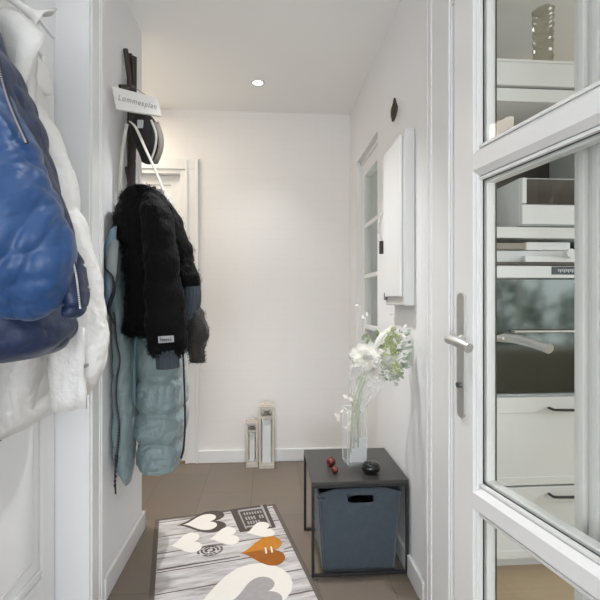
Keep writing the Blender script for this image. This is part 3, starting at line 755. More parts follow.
def lever(side):
    w0 = 0 if side < 0 else LTk; sg = side
    h = MB(); zc, uc = 1.022, .051
    # long rounded plate
    vs = []
    for k in range(28):
        t = 2*PI*k/28; c, s_ = math.cos(t), math.sin(t)
        zz = (1.205 if s_ >= 0 else .838)+s_*.019; vs.append(Vector((uc+c*.019, 0, zz)))
    pv = [LT(Vector((v.x, w0, v.z))) for v in vs]
    h.slab(pv, DW*(sg*.009)); pl = h.done('handle_plate', 'steel', dr)
    zl = 1.073; nk, ln = (.056, .115) if side < 0 else (.094, .185)
    pts = [LT(Vector((uc, w0+sg*d, zl))) for d in (.006, nk*.5, nk*.78)]+[LT(Vector((uc+ln*u, w0+sg*nk*w, zl+dz))) for u, w, dz in ((.03, .92, .001), (.12, 1, .001), (.3, 1.02, 0), (.6, 1.03, -.005), (.85, 1.01, -.011), (1, 1, -.016))]
    MB().tube(spline([tuple(p) for p in pts], 40), [.011]*8+[.011+.004*min(1, i/6) for i in range(32)], 16).done('lever_handle', 'steel', pl, 'auto')
    MB().tube([LT(Vector((uc, w0+sg*.004, .925))), LT(Vector((uc, w0+sg*.02, .925)))], .0095, 14).done('lock_cylinder', 'steel_dark', pl, 'auto')
    MB().tube([LT(Vector((uc, w0+sg*.004, zl))), LT(Vector((uc, w0+sg*.015, zl)))], .014, 16).done('handle_collar', 'steel', pl, 'auto')
lever(-1); lever(1)
for z in (.25, 1.9): MB().tube([LT(Vector((LW+.006, LTk-.004, z))), LT(Vector((LW+.006, LTk-.004, z+.1)))], .007, 10).done('hinge', 'steel', dr, 'auto')

# ------------------------------------------------------------------ kitchen seen through the glass
KY = 1.86
def kz(py): return at(540, py, KY).z
def kx(px): return at(px, 300, KY).x
KX0, KX1 = .90, 1.62
tu = thing('tall_kitchen_unit', ((KX0+KX1)/2, 2.15, 0), 'white tall kitchen unit with oven niche and drawers behind the glass', 'kitchen cabinet')
DP = 2.44
cb_ = MB().box((KX0, KY+.02, .0), (KX0+.02, DP, kz(66)), .001).box((KX1-.02, KY+.02, 0), (KX1, DP, kz(66)), .001).box((KX0+.02, DP-.02, .1), (KX1-.02, DP, kz(66)))
cb_.box((KX0+.02, KY+.03, kz(395)-.018), (KX1-.02, DP-.02, kz(395)), .001).box((KX0+.02, KY+.02, kz(103)), (KX1-.02, DP-.02, kz(103)+.02), .001)
cb_.done('carcass', 'kitchen_front', tu)
MB().box((KX0+.02, DP-.04, kz(238)), (KX1-.02, DP-.021, kz(104))).done('niche_back', 'kitchen_dark', tu)
MB().box((KX0, KY+.005, kz(238)), (KX1, DP-.021, kz(227)), .002).done('shelf', 'kitchen_front', tu)
MB().box((KX0-.02, KY-.02, kz(88)), (KX1+.02, KY+.02, kz(64)), .004).box((KX0-.01, KY-.01, kz(103)), (KX1+.01, KY+.02, kz(90)), .004).box((KX0-.03, KY-.03, kz(66)), (KX1+.03, DP, kz(63.5)), .004).done('cornice', 'kitchen_front', tu)
MB().box((KX0+.02, KY+.05, 0), (KX1-.02, KY+.07, .09)).done('plinth', 'kitchen_front', tu)
for (pa, pb, ph) in ((397, 485, 408), (487, 558, 494)):
    z1, z0 = kz(pa), kz(pb)
    d_ = MB().box((KX0+.003, KY+.006, z0), (KX1-.003, KY+.022, z1), .002)
    fr = .07
    d_.box((KX0+.003, KY, z1-fr), (KX1-.003, KY+.008, z1), .002).box((KX0+.003, KY, z0), (KX1-.003, KY+.008, z0+fr*.5), .002).box((KX0+.003, KY, z0), (KX0+.003+fr, KY+.008, z1), .002).box((KX1-.003-fr, KY, z0), (KX1-.003, KY+.008, z1), .002)
    dd = d_.done('drawer', 'kitchen_front', tu)
    hz = kz(ph); hx = kx(549)
    MB().tube(spline([(hx, KY, hz), (hx, KY-.022, hz), (hx+.012, KY-.03, hz-.002), (hx+.10, KY-.032, hz-.004), (hx+.19, KY-.03, hz-.002), (hx+.20, KY-.022, hz), (hx+.20, KY, hz)], 30), .006, 8).done('drawer_handle', 'handle_dark', dd, True)
# oven
ov = thing('oven', ((KX0+KX1)/2, 2.1, kz(394)), 'built-in white oven with dark glass door behind the glazed door', 'oven')
OX0, OX1 = KX0+.022, KX1-.022
MB().box((OX0, KY+.03, kz(394)), (OX1, 2.38, kz(250)), .002).done('oven_body', 'appliance_white', ov)
MB().box((OX0+.03, KY, kz(393)), (OX1, KY+.028, kz(279)), .003).done('oven_door', 'oven_glass', ov)
MB().box((OX0, KY-.004, kz(278)), (OX1, KY+.028, kz(266)), .002).done('control_panel', 'appliance_white', ov)
MB().box((kx(551), KY-.006, kz(274.5)), (kx(620), KY-.003, kz(266.5)), .001).done('display', 'display_black', ov)
dg = MB()
for i in range(9): dg.box((kx(557+i*2), KY-.0072, kz(271.5+(i % 2))), (kx(558.2+i*2), KY-.0055, kz(269)))
dg.done('display_marks', 'digits', ov)
MB().box((OX0, KY, kz(265)), (OX1, KY+.028, kz(262)), .001).done('dark_gap', 'kitchen_dark', ov)
MB().box((kx(525), KY-.003, kz(262)), (OX1, KY+.028, kz(256)), .002).done('upper_panel', 'appliance_white', ov)
kk = at(570, 253.5, KY-.02)
MB().tube([(kk.x, KY, kk.z), (kk.x, KY-.03, kk.z)], .020, 20).done('knob', 'appliance_white', ov, 'auto')
hb = kz(331); MB().tube([(kx(512), KY-.03, hb), (OX1-.03, KY-.03, hb)], .006, 10).tube([(kx(512), KY, hb), (kx(512), KY-.03, hb)], .006, 8).done('sill_reflection', 'steel', ov, 'auto')  # added bar imitates the pale sill reflection across the oven glass
# crate and boxes in the niche above the oven
c0, c1 = at(505, 264, KY+.01), at(525, 249, KY+.01)
o = MB().box((OX0+.004, KY+.0, kz(250)+.002), (c1.x, KY+.12, kz(243)), .004).done('storage_box', 'crate_taupe'); tag(o, 'taupe box in the lower left of the kitchen niche', 'box')
o = MB().box((kx(530), KY+.03, kz(250)+.002), (kx(575), KY+.2, kz(241)), .004).done('storage_tin', 'appliance_white'); tag(o, 'low white tin on the oven under the kitchen shelf', 'tin')
# microwave
mw = thing('microwave', (1.3, 2.1, kz(227)), 'white microwave on the kitchen shelf above the oven', 'microwave')
MX0, MX1 = kx(523.5), KX1-.06
MB().box((MX0, KY+.03, kz(225)), (MX1, 2.3, kz(176)), .006).done('casing', 'appliance_white', mw)
MB().box((MX0+.026, KY+.015, kz(203)), (MX1-.005, KY+.029, kz(178)), .002).done('door_glass', 'micro_glass', mw)
MB().box((MX0, KY+.01, kz(224)), (MX1, KY+.029, kz(204)), .004).done('front_panel', 'appliance_white', mw)
MB().box((MX0, KY+.01, kz(203)), (MX0+.022, KY+.029, kz(177)), .004).done('side_post', 'appliance_white', mw)
for x in (MX0+.04, MX1-.06): MB().lathe((x, KY+.1, kz(227)), [(.012, 0), (.012, .008)], 12).done('foot', 'display_black', mw)
# crystal vase on top
cv_ = at(543, 60, KY+.10); cv_.z = kz(63.5)
vs_ = thing('crystal_vase', cv_, 'tall crystal vase on top of the white kitchen unit', 'vase')
prof = []
for i in range(26): t = i/25; prof.append((.042+.004*math.sin(i*2.1)+.006*abs(t-.5), .001+.30*t))
m_ = MB().lathe(cv_, prof, 16)
for v in m_.v:
    d = Vector((v.x-cv_.x, v.y-cv_.y, 0)); v.x += d.x*random.uniform(-.08, .08); v.y += d.y*random.uniform(-.08, .08)
m_.done('vase_body', 'crystal', vs_, False)
# shrubs in the garden beyond the kitchen window
def shrub(x, y, r, label):
    t = thing('garden_shrub', (x, y, 0), label, 'shrub', 'garden shrubs outside the kitchen window'); m_ = MB()
    for k in range(900):
        d = Vector((random.gauss(0, 1), random.gauss(0, 1), random.gauss(0, 1))).normalized()*r*random.uniform(.6, 1.05)
        c = Vector((x, y, r*1.05))+d; n_ = Vector((random.uniform(-1, 1), random.uniform(-1, 1), random.uniform(-1, 1)))
        petal(m_, c, n_, Vector((.3, .2, 1)), .13, .035, .2)
    m_.done('foliage', 'shrub_leaf', t)
    MB().tube([(x, y, 0), (x+.03, y, r)], .04, 8).done('stem', 'stalk', t)
shrub(3.3, -3.6, .62, 'low green garden shrub nearest the kitchen window')
shrub(4.6, -4.6, .85, 'tall green garden shrub in the middle of the bed outside the kitchen window')
shrub(6.9, -5.2, .75, 'green garden shrub farthest right outside the kitchen window')
struct('trim_6', MB().box((.5, -8, -.15), (9, -1.81, -.02)), 'soil', 'ground of the garden outside the kitchen window', 'ground')

# ------------------------------------------------------------------ coat rack, sign, cap, bag
rk = thing('coat_rack', (-.63, 2.2, 1.70), 'dark wooden coat rack with angled pegs on the left wall', 'coat rack')
def rq(px, py, Y): return at(px, py, Y)
a = rq(133.5, 57, 2.16); b = rq(133.5, 186, 2.16)
MB().box((-.660, 2.125, 1.60), (-.640, 2.175, a.z), .003).done('back_board', 'wenge', rk)
MB().tube([rq(134, 57, 2.12), rq(133.5, 130, 2.12), rq(132.5, 190, 2.12)], .0135, 4).done('upright', 'wenge', rk)
MB().tube([rq(125.5, 49, 2.05), rq(127.5, 66, 2.06), rq(129.5, 78, 2.07), rq(130, 130, 2.08), rq(132, 186, 2.09)], .0115, 4).done('front_upright', 'wenge', rk)
MB().tube([(-.655, 2.0, rq(120, 87, 2.0).z), rq(134, 87, 2.10)], .011, 4).done('cross_arm', 'wenge', rk)
for y0_, z_ in ((2.05, 1.66), (2.15, 1.70)): MB().tube([(-.65, y0_+.03, z_-.05), (-.60, y0_, z_), (-.53, y0_-.03, z_+.03)], .010, 6).done('peg', 'wenge', rk)
MB().tube([rq(127, 167, 2.03), rq(130, 186, 2.03)], .010, 4).done('peg', 'wenge', rk)
# sign
SA, SB_, SC_, SD = at(112, 86, 1.86), at(157.5, 98, 1.95), at(161.5, 116, 1.95), at(116.5, 109, 1.86)
SA, SD = Vector(SA), Vector(SD)
for v in (SA, SD): v.x = max(v.x, -.655)
sg = thing('wooden_sign', (SD+SC_)/2, 'white wooden sign with grey lettering hanging on the coat rack', 'sign')
nrm = (SB_-SA).cross(SD-SA).normalized(); nrm = -nrm if nrm.y > 0 else nrm
MB().slab([SA, SB_, SC_, SD], -nrm*.012).done('board', 'sign_white', sg)
cu_ = bpy.data.curves.new('lettering', 'FONT'); cu_.body = 'Lommesplan'; cu_.size = .036; cu_.extrude = .0006; cu_.space_character = 1.18; cu_.shear = .25; cu_.align_x = 'CENTER'; cu_.align_y = 'CENTER'
to = bpy.data.objects.new('lettering_source', cu_); COL.objects.link(to); bpy.context.view_layer.update()
me = bpy.data.meshes.new_from_object(to.evaluated_get(bpy.context.evaluated_depsgraph_get())); COL.objects.unlink(to); bpy.data.objects.remove(to)
ex = (SB_-SA).normalized(); ey = (SA-SD)-ex*(SA-SD).dot(ex); ey.normalize(); ez = ex.cross(ey)
if ez.y > 0: ez = -ez
cc = (SA+SB_+SC_+SD)/4+nrm*.001; wl = Vector(wloc(sg))
for v in me.vertices: v.co = cc+ex*v.co.x*.74+ey*(v.co.y*1.0)+nrm*v.co.z-wl
me.materials.append(MATS['sign_ink']); lo_ = bpy.data.objects.new('lettering', me); COL.objects.link(lo_); lo_.parent = sg
MB().tube([SA.lerp(SB_, .3)+Vector((0, .012, 0)), at(129.5, 84, 2.05), SA.lerp(SB_, .75)+Vector((0, .012, 0))], .0015, 6).done('hanging_cord', 'steel_dark', sg, True)
# cap
cp = thing('cap', at(148, 160, 2.02), 'black and grey cap hanging behind the white sign', 'cap')
vs, fs = path_loft([tuple(at(141, 112, 2.02))+(.02, .03), tuple(at(143, 122, 2.02))+(.052, .05), tuple(at(146, 136, 2.02))+(.062, .06), tuple(at(148, 150, 2.02))+(.048, .05), tuple(at(146, 163, 2.02))+(.018, .02)], 18, 22)
MB().add(vs, fs).done('crown', 'cap_cloth', cp, True)
rows = []
for i in range(8):
    t = i/7; rows.append([at(153+6*math.sin(PI*t)+k*4-1.0*t, 122+42*t, 1.985+.02*k+.02*abs(t-.5)) for k in (0, .5, 1, 1.3)])
MB().grid(rows, .003).done('visor', 'cap_grey', cp, True)
MB().tube(spline([tuple(at(151, 120, 1.975)), tuple(at(156, 134, 1.97)), tuple(at(155, 148, 1.97)), tuple(at(151, 160, 1.975))], 16), .005, 8, flat=.5).done('edge_band', 'strap_white', cp, True)
MB().box(at(137, 128, 1.96), at(144, 121, 1.975), .003).done('patch', 'label_grey', cp)
# bag with white straps
bgs = thing('tote_bag', at(160, 255, 2.06), 'white cloth bag on long straps behind the black fur jacket', 'bag')
def strap(pts, r, name):
    MB().tube(spline([tuple(p) for p in pts], 26), r, 8, flat=.35).done(name, 'strap_white', bgs, True)
strap([at(127, 124, 1.99), at(124, 140, 1.97), at(121, 165, 1.96), at(119, 195, 1.96)], .008, 'strap')
strap([at(130.5, 122, 1.96), at(136, 128, 1.95), at(146, 150, 1.95), at(156, 172, 1.96), at(164, 192, 1.98)], .011, 'strap')
strap([at(137, 160, 1.99), at(139, 172, 1.99), at(140, 190, 1.99)], .007, 'strap')
rows = [[at(px+(7 if j else 0)*0+dx, py, 2.0) for dx in (-14, -7, 0, 6)] for j, (px, py) in enumerate(((160, 184), (166, 198), (172, 210), (175, 219)))]
MB().grid([[at(150, 190, 2.0), at(163, 189, 2.0), at(168, 196, 2.0)], [at(152, 206, 2.0), at(168, 205, 1.99), at(174, 207, 2.0)], [at(158, 222, 2.0), at(173, 219, 1.995), at(179.5, 216, 2.0)]], .006).done('upper_panel', 'canvas_white', bgs)
MB().grid([[at(164, 224, 2.01), at(173, 222, 2.005), at(176.5, 221, 2.01)], [at(170, 242, 2.01), at(180, 239, 2.0), at(184, 238, 2.01)], [at(178, 260, 2.01), at(187, 256, 2.005), at(197, 250, 2.01)]], .006).done('lower_panel', 'canvas_white', bgs)

def crease(p, axis, fa, fl, seed):
    """sharp-valleyed folds running along axis (a direction in the XZ plane)"""
    ax = Vector(axis).normalized(); pe = Vector((-ax.z, 0, ax.x)); u = p.dot(pe); v = p.dot(ax)
    w = nz(p, 3.0, seed+5)*.6
    return abs(noise.noise(Vector((u*fa+seed+w, v*fl-seed, p.y*fa*.5+w))))**.75
# ------------------------------------------------------------------ teal puffer coat
tc_ = thing('puffer_coat', (-.52, 2.05, .35), 'long teal quilted puffer coat hanging under the black fur jacket', 'coat')
def sect(pl, pr, py, Yl, Yr, back, padx=0):
    """silhouette pixels on an oblique front -> ring (cx, cy, z, hx, hy)"""
    L_ = at(pl, py, Yl); R_ = at(pr, py, Yr); x0_ = max(L_.x, -.655); cx = (x0_+R_.x)/2; cy = (Yl+Yr)/2+back
    return (cx, cy, (L_.z+R_.z)/2, (R_.x-x0_)/2, back+.02)
seams = [kzv for kzv in (1.20-(330-300)*1.96/440, 1.2-(376-300)*1.96/440, 1.2-(411-300)*1.96/440, 1.2-(442-300)*1.96/440, 1.2-(290-300)*1.96/440, 1.2-(255-300)*1.96/440)]
def quilt(t, s_, p):
    d = min(abs(p.z-z-.014*nz(p, 6)) for z in seams); pf = .018*min(1, d/.04)**.5-.019
    return pf+.008*nz(p, 9)+.014*crease(p, (.25, 0, 1), 20, 6, 3)*min(1, d/.02)+.010*crease(p, (1, 0, .35), 26, 9, 8)
seg = [sect(128, 160, 235, 2.06, 2.08, .06), sect(124, 172, 255, 2.05, 2.06, .09), sect(122, 182, 300, 2.03, 2.04, .10), sect(126, 178, 335, 1.96, 1.98, .13), sect(130, 178, 400, 1.93, 1.97, .14),
       sect(131, 178, 440, 1.93, 1.97, .14), sect(133, 176, 461, 1.93, 1.97, .135), sect(134, 175, 469, 1.93, 1.97, .125), sect(138, 174, 472.5, 1.94, 1.97, .10), sect(152, 164, 473.5, 1.96, 1.98, .04)]
vs, fs = loft(seg, 190, 130, quilt, sq=3.4)
MB().add(vs, fs).done('front_panel', 'teal_shell', tc_, True)
# left front half, opened a little, with its zip
seams2 = [z+.012 for z in seams]
def quilt2(t, s_, p):
    d = min(abs(p.z-z-.01*nz(p, 7)) for z in seams2); return .008*min(1, d/.03)**.55-.008+.006*nz(p, 11)+.009*crease(p, (.3, 0, 1), 26, 10, 5)
seg = [sect(106, 116, 236, 1.85, 1.88, .05), sect(108, 122, 300, 1.86, 1.90, .06), sect(107, 131, 345, 1.86, 1.92, .07), sect(107.5, 132, 400, 1.86, 1.92, .07), sect(108, 131, 440, 1.86, 1.92, .07), sect(111, 130, 466, 1.87, 1.92, .06), sect(120, 130, 478, 1.89, 1.92, .03), sect(126, 129, 484, 1.9, 1.92, .012)]
vs, fs = loft(seg, 170, 80, quilt2, sq=2.6)
MB().add(vs, fs).done('side_panel', 'teal_shell', tc_, True)
MB().tube(spline([tuple(at(*p)) for p in ((136, 336, 1.905), (134.5, 360, 1.90), (134, 385, 1.90), (134.5, 405, 1.90))], 20), .0075, 8).done('front_opening_fold', 'teal_lining', tc_, True)
zp = spline([tuple(at(px, py, 1.835)) for px, py in ((114, 312), (116, 340), (119.5, 360), (116.5, 380), (116, 400), (119, 425), (117.5, 450), (116, 466))], 60)
MB().tube(zp, .0048, 6).done('zip_tape', 'zip_dark', tc_, True)
tt = MB()
for i in range(0, 60): tt.box(Vector(zp[i])+Vector((-.006, -.005, -.002)), Vector(zp[i])+Vector((.0015, .003, .002)))
tt.done('zip_teeth', 'steel_dark', tc_)
tt = MB()
for i in range(7): c = at(115.5+random.uniform(-.6, .6), 458+i*4.6, 1.82); tt.ball(c, (.006, .006, .009), 1)
tt.tube([at(115.5, 455, 1.82), at(115, 480, 1.82), at(115.6, 494, 1.82)], .0035, 6); tt.done('zip_pull', 'zip_dark', tc_, True)
MB().tube(spline([tuple(at(*p)) for p in ((183, 352, 1.955), (184.5, 390, 1.955), (185, 425, 1.955), (183.5, 448, 1.955), (181, 458, 1.955))], 24), .0042, 8).done('edge_zip', 'zip_dark', tc_, True)
# hood lining and black binding at the left edge
MB().grid([[at(112, 238, 1.83), at(115, 240, 1.82), at(119, 242, 1.82)], [at(107, 256, 1.81), at(112, 258, 1.80), at(118, 260, 1.80)], [at(106, 266, 1.81), at(111, 270, 1.80), at(117, 274, 1.80)], [at(110, 276, 1.81), at(114, 279, 1.80), at(116, 281, 1.80)]], .008).done('hood_lining', 'grey_lining', tc_, True)
MB().tube(spline([tuple(at(*p)) for p in ((104, 258, 1.815), (106, 269, 1.80), (112, 276, 1.79), (114, 290, 1.80), (110, 303, 1.81), (109, 312, 1.815), (114, 324, 1.81))], 40), [.003+.005*max(0, math.sin(PI*min(1, max(0, (i-14)/24)))) for i in range(40)], 8).done('black_binding', 'zip_dark', tc_, True)
MB().grid([[at(109.5, 231, 1.825), at(112, 229, 1.82), at(117, 226, 1.82)], [at(104.5, 250, 1.825), at(108, 250, 1.82), at(116, 250, 1.82)], [at(104, 280, 1.825), at(108, 284, 1.82), at(113, 290, 1.82)], [at(106, 305, 1.825), at(108, 310, 1.82), at(110, 314, 1.82)]], .006).done('lit_coat_strip', 'teal_lit', tc_, True)  # pale strip paints the lit edge of the teal coat

# ------------------------------------------------------------------ black fur jacket
fj = thing('fur_jacket', (-.50, 1.95, .95), 'black fur jacket hanging from the dark coat rack', 'jacket')
def furd(t, s_, p): return .012*nz(p, 13)+.007*nz(p, 45, 3)+.018*max(0, nz(p, 5, 8))
def tufts(mb, vs, n_, L):
    for k in range(n_):
        i = random.randrange(len(vs)); p = Vector(vs[i])+Vector((random.uniform(-.008, .008), random.uniform(-.006, .006), random.uniform(-.008, .008)))
        d = Vector((random.uniform(-.6, .6), random.uniform(-.8, -.1), random.uniform(-1.2, -.3))).normalized()*L*random.uniform(.6, 1.2)
        sd = Vector((random.uniform(-1, 1), random.uniform(-.3, .3), .2)).normalized()*.0012
        mb.add([p-sd, p+sd, p+d], [(0, 1, 2)])
def fsect(pl, pr, py, Y, back):
    a, b = at(pl, py, Y), at(pr, py, Y); x0_ = max(a.x, -.645); return ((x0_+b.x)/2, Y+back, a.z, (b.x-x0_)/2, back)
seg = [fsect(133, 148, 184, 1.84, .05), fsect(120, 158, 189, 1.84, .07), fsect(112, 163, 200, 1.83, .09), fsect(107, 165, 215, 1.82, .10), fsect(107.5, 167, 230, 1.82, .10), fsect(116, 168, 245, 1.82, .10),
       fsect(118, 166, 270, 1.82, .10), fsect(119, 163, 300, 1.82, .10), fsect(119, 158, 325, 1.82, .09), fsect(121, 152, 333, 1.83, .07), fsect(128, 148, 336, 1.86, .03)]
vs, fs = loft(seg, 90, 72, furd, sq=2.5)
m_ = MB().add(vs, fs); tufts(m_, vs, 5000, .016); m_.done('body', 'black_fur', fj, True)
def spt(px, py, Y, ra, rb): return tuple(at(px, py, Y))+(ra, rb)
k_ = 1.80/440
vs, fs = path_loft([spt(149, 196, 1.82, .02, .03), spt(155, 215, 1.80, 14*k_, .06), spt(160, 250, 1.79, 16*k_, .06), spt(163, 290, 1.78, 17*k_, .06), spt(165, 325, 1.775, 18*k_, .06), spt(166.5, 343, 1.775, 17*k_, .06), spt(167, 352, 1.775, 14*k_, .05), spt(167, 356, 1.775, 8*k_, .03)], 70, 44, furd)
m_ = MB().add(vs, fs); tufts(m_, vs, 3600, .015); s1_ = m_.done('sleeve', 'black_fur', fj, True)
def rib(t, s_, p): return .002*math.cos(t*18)
vs, fs = path_loft([spt(167, 350, 1.765, 11*k_, .045), spt(167.5, 358, 1.765, 10.5*k_, .043), spt(168, 368, 1.765, 10.5*k_, .043)], 14, 72, rib)
MB().add(vs, fs).done('cuff', 'slate_rib', s1_, True)
lab = MB().slab([at(158, 336.5, 1.705), at(173.5, 335.5, 1.70), at(173.8, 342, 1.70), at(158.4, 343.2, 1.705)], (0, .004, 0)); lab.done('sewn_label', 'label_grey', s1_)
lt = MB()
for i in range(6):
    px = 160.2+i*2.1; h_ = (4, 2.6, 2.6, 2.6, 2.6, 4)[i]
    lt.tube([at(px, 341-h_, 1.7012), at(px, 341.2, 1.7012)], .0012, 5).tube([at(px, 339.2, 1.7012), at(px+1.3, 339.0, 1.7012), at(px+1.3, 341, 1.7012), at(px, 341.2, 1.7012)], .001, 5)
lt.done('label_print', 'label_ink', s1_)
# far sleeve
kf = 1.92/440
vs, fs = path_loft([spt(160, 198, 1.90, .02, .03), spt(169, 222, 1.91, 11*kf, .05), spt(179, 252, 1.92, 12*kf, .05), spt(186, 275, 1.92, 11*kf, .05), spt(190, 292, 1.92, 7*kf, .035)], 50, 40, furd)
m_ = MB().add(vs, fs); tufts(m_, vs, 2200, .014); s2_ = m_.done('sleeve', 'black_fur', fj, True)
vs, fs = path_loft([spt(190, 287, 1.915, 10*kf, .048), spt(190.5, 300, 1.915, 10*kf, .048), spt(188, 314, 1.915, 9*kf, .045), spt(185, 324, 1.915, 6*kf, .03)], 20, 72, rib)
MB().add(vs, fs).done('cuff', 'slate_rib', s2_, True)
vs, fs = path_loft([spt(194, 306, 1.93, 5*kf, .03), spt(196, 318, 1.93, 10*kf, .045), spt(197, 336, 1.93, 11.5*kf, .05), spt(197, 350, 1.93, 8*kf, .04), spt(197.5, 356, 1.93, 6.5*kf, .035), spt(197.5, 362, 1.93, 6.8*kf, .035)], 36, 36, furd)
m_ = MB().add(vs, fs); tufts(m_, vs, 900, .010); m_.done('mitten', 'brown_black_fur', s2_, True)
# ------------------------------------------------------------------ white puffer coat nearest the door
wc = thing('puffer_jacket', (-.66, 1.40, .80), 'white puffer jacket hanging on the left door behind the blue one', 'jacket')
YW = 1.40
def wsec(pr, py, hy, xl=-.775, Y=YW):
    b = at(pr, py, Y); return ((xl+b.x)/2, Y, b.z, (b.x-xl)/2, hy)
def wfold(t, s_, p): return -.014+.010*nz(p, 6, 4)+.022*crease(p, (.45, 0, 1), 11, 2.5, 2)+.009*crease(p, (-.5, 0, 1), 22, 6, 7)+.003*crease(p, (1, 0, .3), 50, 16, 4)
seg = [wsec(5, -30, .05), wsec(14, 10, .09), wsec(25, 60, .12), wsec(40, 110, .14), wsec(52, 160, .15), wsec(62, 210, .16), wsec(68, 260, .16), wsec(66, 310, .16), wsec(62, 350, .16), wsec(54, 390, .155), wsec(46, 415, .14), wsec(28, 428, .11), wsec(5, 436, .06)]
vs, fs = loft(seg, 200, 140, wfold, sq=2.6)
MB().add(vs, fs).done('body', 'white_nylon_shell', wc, True)
kw = 1.33/440
vs, fs = path_loft([spt(20, 95, 1.36, .02, .03), spt(34, 125, 1.34, 20*kw, .06), spt(48, 170, 1.33, 22*kw, .07), spt(60, 215, 1.32, 22*kw, .075), spt(72, 265, 1.32, 22*kw, .075), spt(81, 310, 1.32, 23*kw, .075), spt(85, 345, 1.32, 23*kw, .075), spt(85, 368, 1.32, 20*kw, .07), spt(82, 385, 1.33, 14*kw, .05), spt(78, 396, 1.34, 7*kw, .03)], 180, 110, wfold)
sl = MB().add(vs, fs).done('sleeve', 'white_nylon', wc, True)
MB().grid([[at(50+i*7+ (2 if j > 3 else 0), 330+j*16.2+ (1.5 if i % 2 else 0)-i*.8, 1.24+.012*nz((i, j, 0), .8)) for i in range(6)] for j in range(6)], .012).done('storm_flap', 'white_nylon', wc, True)
for px, py in ((86.5, 289.5), (85, 366)):
    c = at(px, py, 1.235); MB().lathe((0, 0, 0), [(.0055, 0), (.0055, .002), (.003, .003)], 16)
    b_mb = MB().tube([c+Vector((0, .012, 0)), c], .0058, 16); b_mb.done('snap_button', 'button_steel', sl)
# collar: two pointed flaps
def flap(pts, dy, name, m='white_nylon'):
    # pts: boundary pixels as two rails (left rail, right rail)
    L_, R_ = pts; n_ = 10; rows = []
    Ls = spline([tuple(at(a, b, c)) for a, b, c in L_], n_); Rs = spline([tuple(at(a, b, c)) for a, b, c in R_], n_)
    for i in range(n_):
        rows.append([Vector(Ls[i]).lerp(Vector(Rs[i]), k/6)+Vector((0, -.02*math.sin(PI*k/6), 0))+Vector((0, .006*nz((i*.5, k*.5, 2), 1.0), 0)) for k in range(7)])
    MB().grid(rows, .006).done(name, m, wc, True)
flap((((-8, 20, 1.22), (2, 44, 1.22), (10, 66, 1.22), (20, 92, 1.23)), ((14, 10, 1.22), (43, 34, 1.22), (34, 60, 1.22), (22, 93, 1.23))), 0, 'collar_flap')
flap((((2, -4, 1.24), (14, 4, 1.24), (28, 16, 1.24), (36, 27, 1.24)), ((10, -10, 1.25), (30, 10, 1.26), (46, 17, 1.26), (58, 10, 1.27))), 0, 'collar_flap')
flap((((24, 84, 1.28), (26, 100, 1.28), (30, 112, 1.28), (33, 122, 1.28)), ((37, 55, 1.29), (35, 75, 1.29), (34, 98, 1.29), (36, 120, 1.29))), 0, 'inner_collar', 'white_nylon_shell')

# ------------------------------------------------------------------ blue jacket, nearest
bj = thing('winter_jacket', (-.62, 1.05, 1.05), 'shiny blue winter jacket hanging nearest on the left', 'jacket')
YJ = 1.05
def jfold(t, s_, p): return -.008+.008*nz(p, 6, 11)+.018*crease(p, (.9, 0, .5), 14, 4, 3)+.009*crease(p, (-.3, 0, 1), 26, 8, 9)
def jsec(pr, py, hy): return wsec(pr, py, hy, -.775, YJ)
seg = [jsec(-25, -20, .05), jsec(0, 45, .09), jsec(22, 85, .11), jsec(36, 125, .13), jsec(46, 160, .14), jsec(57, 200, .145), jsec(64, 240, .15), jsec(62, 270, .15), jsec(55, 292, .15), jsec(59, 312, .15), jsec(65, 328, .15), jsec(63, 342, .145), jsec(52, 352, .13), jsec(30, 359, .09), jsec(-10, 362, .04)]
vs, fs = loft(seg, 200, 140, jfold, sq=2.5)
MB().add(vs, fs).done('body', 'navy_nylon', bj, True)
kj = .92/440
def jsl(t, s_, p):
    q = p; return -.010+.010*nz(q, 7, 21)+.024*crease(q, (.6, 0, 1), 12, 3.0, 6)+.010*crease(q, (.8, 0, .3), 19, 5, 2)+.006*crease(q, (.2, 0, 1), 34, 10, 12)
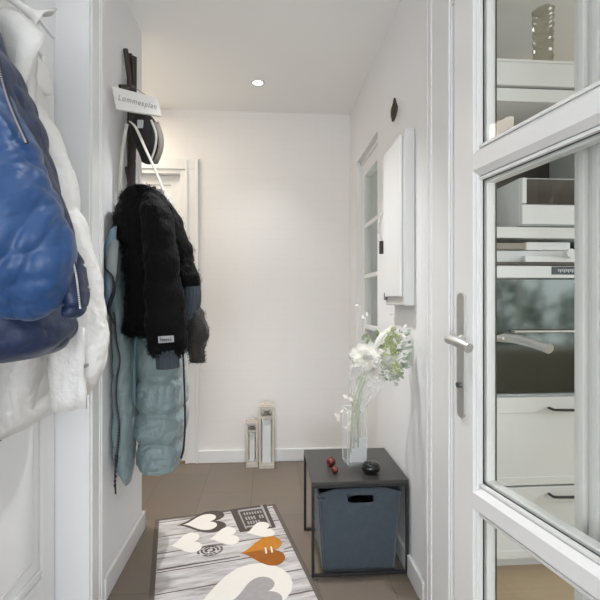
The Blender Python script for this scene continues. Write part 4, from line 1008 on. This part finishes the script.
vs, fs = path_loft([spt(-46, 60, .97, .03, .04), spt(-30, 100, .95, 28*kj, .06), spt(-14, 140, .93, 34*kj, .07), spt(3, 185, .92, 41*kj, .085), spt(16, 225, .91, 47*kj, .085), spt(17, 252, .91, 51*kj, .08), spt(6, 272, .92, 54*kj, .07), spt(-6, 290, .93, 44*kj, .05), spt(-14, 304, .94, 22*kj, .03)], 200, 150, jsl)
MB().add(vs, fs).done('sleeve', 'blue_nylon', bj, True)
kc = .92/440
def cq(t, s_, p): return -.004*(1 if abs((s_*4) % 1-.5) > .42 else 0)+.003*nz(p, 30, 5)
vs, fs = path_loft([spt(68, 250, .97, 7*kc, .02), spt(71, 262, .96, 11*kc, .035), spt(74, 280, .96, 12*kc, .04), spt(76, 298, .96, 11.5*kc, .04), spt(75, 308, .96, 10*kc, .035), spt(72, 313, .97, 6*kc, .02)], 40, 30, cq)
cf = MB().add(vs, fs).done('cuff', 'navy_nylon', bj, True)
z_ = spline([tuple(at(px, py, .912)) for px, py in ((74, 262), (77, 275), (79, 290), (81, 308))], 30)
MB().tube(z_, .0035, 6).done('zip_tape', 'zip_dark', cf, True)
m_ = MB()
for p in z_: m_.box(Vector(p)+Vector((-.0016, -.005, -.0012)), Vector(p)+Vector((.0016, -.003, .0012)))
m_.done('zip_teeth', 'zip_metal', cf)
z_ = spline([tuple(at(px, py, .885)) for px, py in ((-2, 58), (3, 80), (8, 98), (14, 114), (21, 130), (27, 143))], 46)
MB().tube(z_, .0042, 6).done('zip_tape', 'zip_dark', bj, True)
m_ = MB()
for p in z_: m_.box(Vector(p)+Vector((-.0012, -.006, -.001)), Vector(p)+Vector((.002, -.004, .001)))
m_.done('zip_teeth', 'zip_metal', bj)
# white plastic hook block on the door edge
hp = at(49, 83, 1.52)
hk = thing('over_door_hook', Vector((-.775, 1.52, hp.z-.06)), 'white plastic hook on the left door beside the white collar', 'hook')
mb = MB().box((-.779, 1.450, hp.z-.046), (-.722, 1.52, hp.z+.046), .014, seg=4)
mb.done('back_plate', 'plastic_white', hk, True)
MB().box((-.775, 1.51, hp.z-.032), (-.732, 1.56, hp.z+.034), .012, seg=4).done('latch_arm', 'plastic_white', hk, True)
for dz in (-.035, .022): MB().tube([(-.740, 1.454, hp.z+dz), (-.740, 1.447, hp.z+dz)], .0055, 10).done('screw_cap', 'steel_dark', hk)
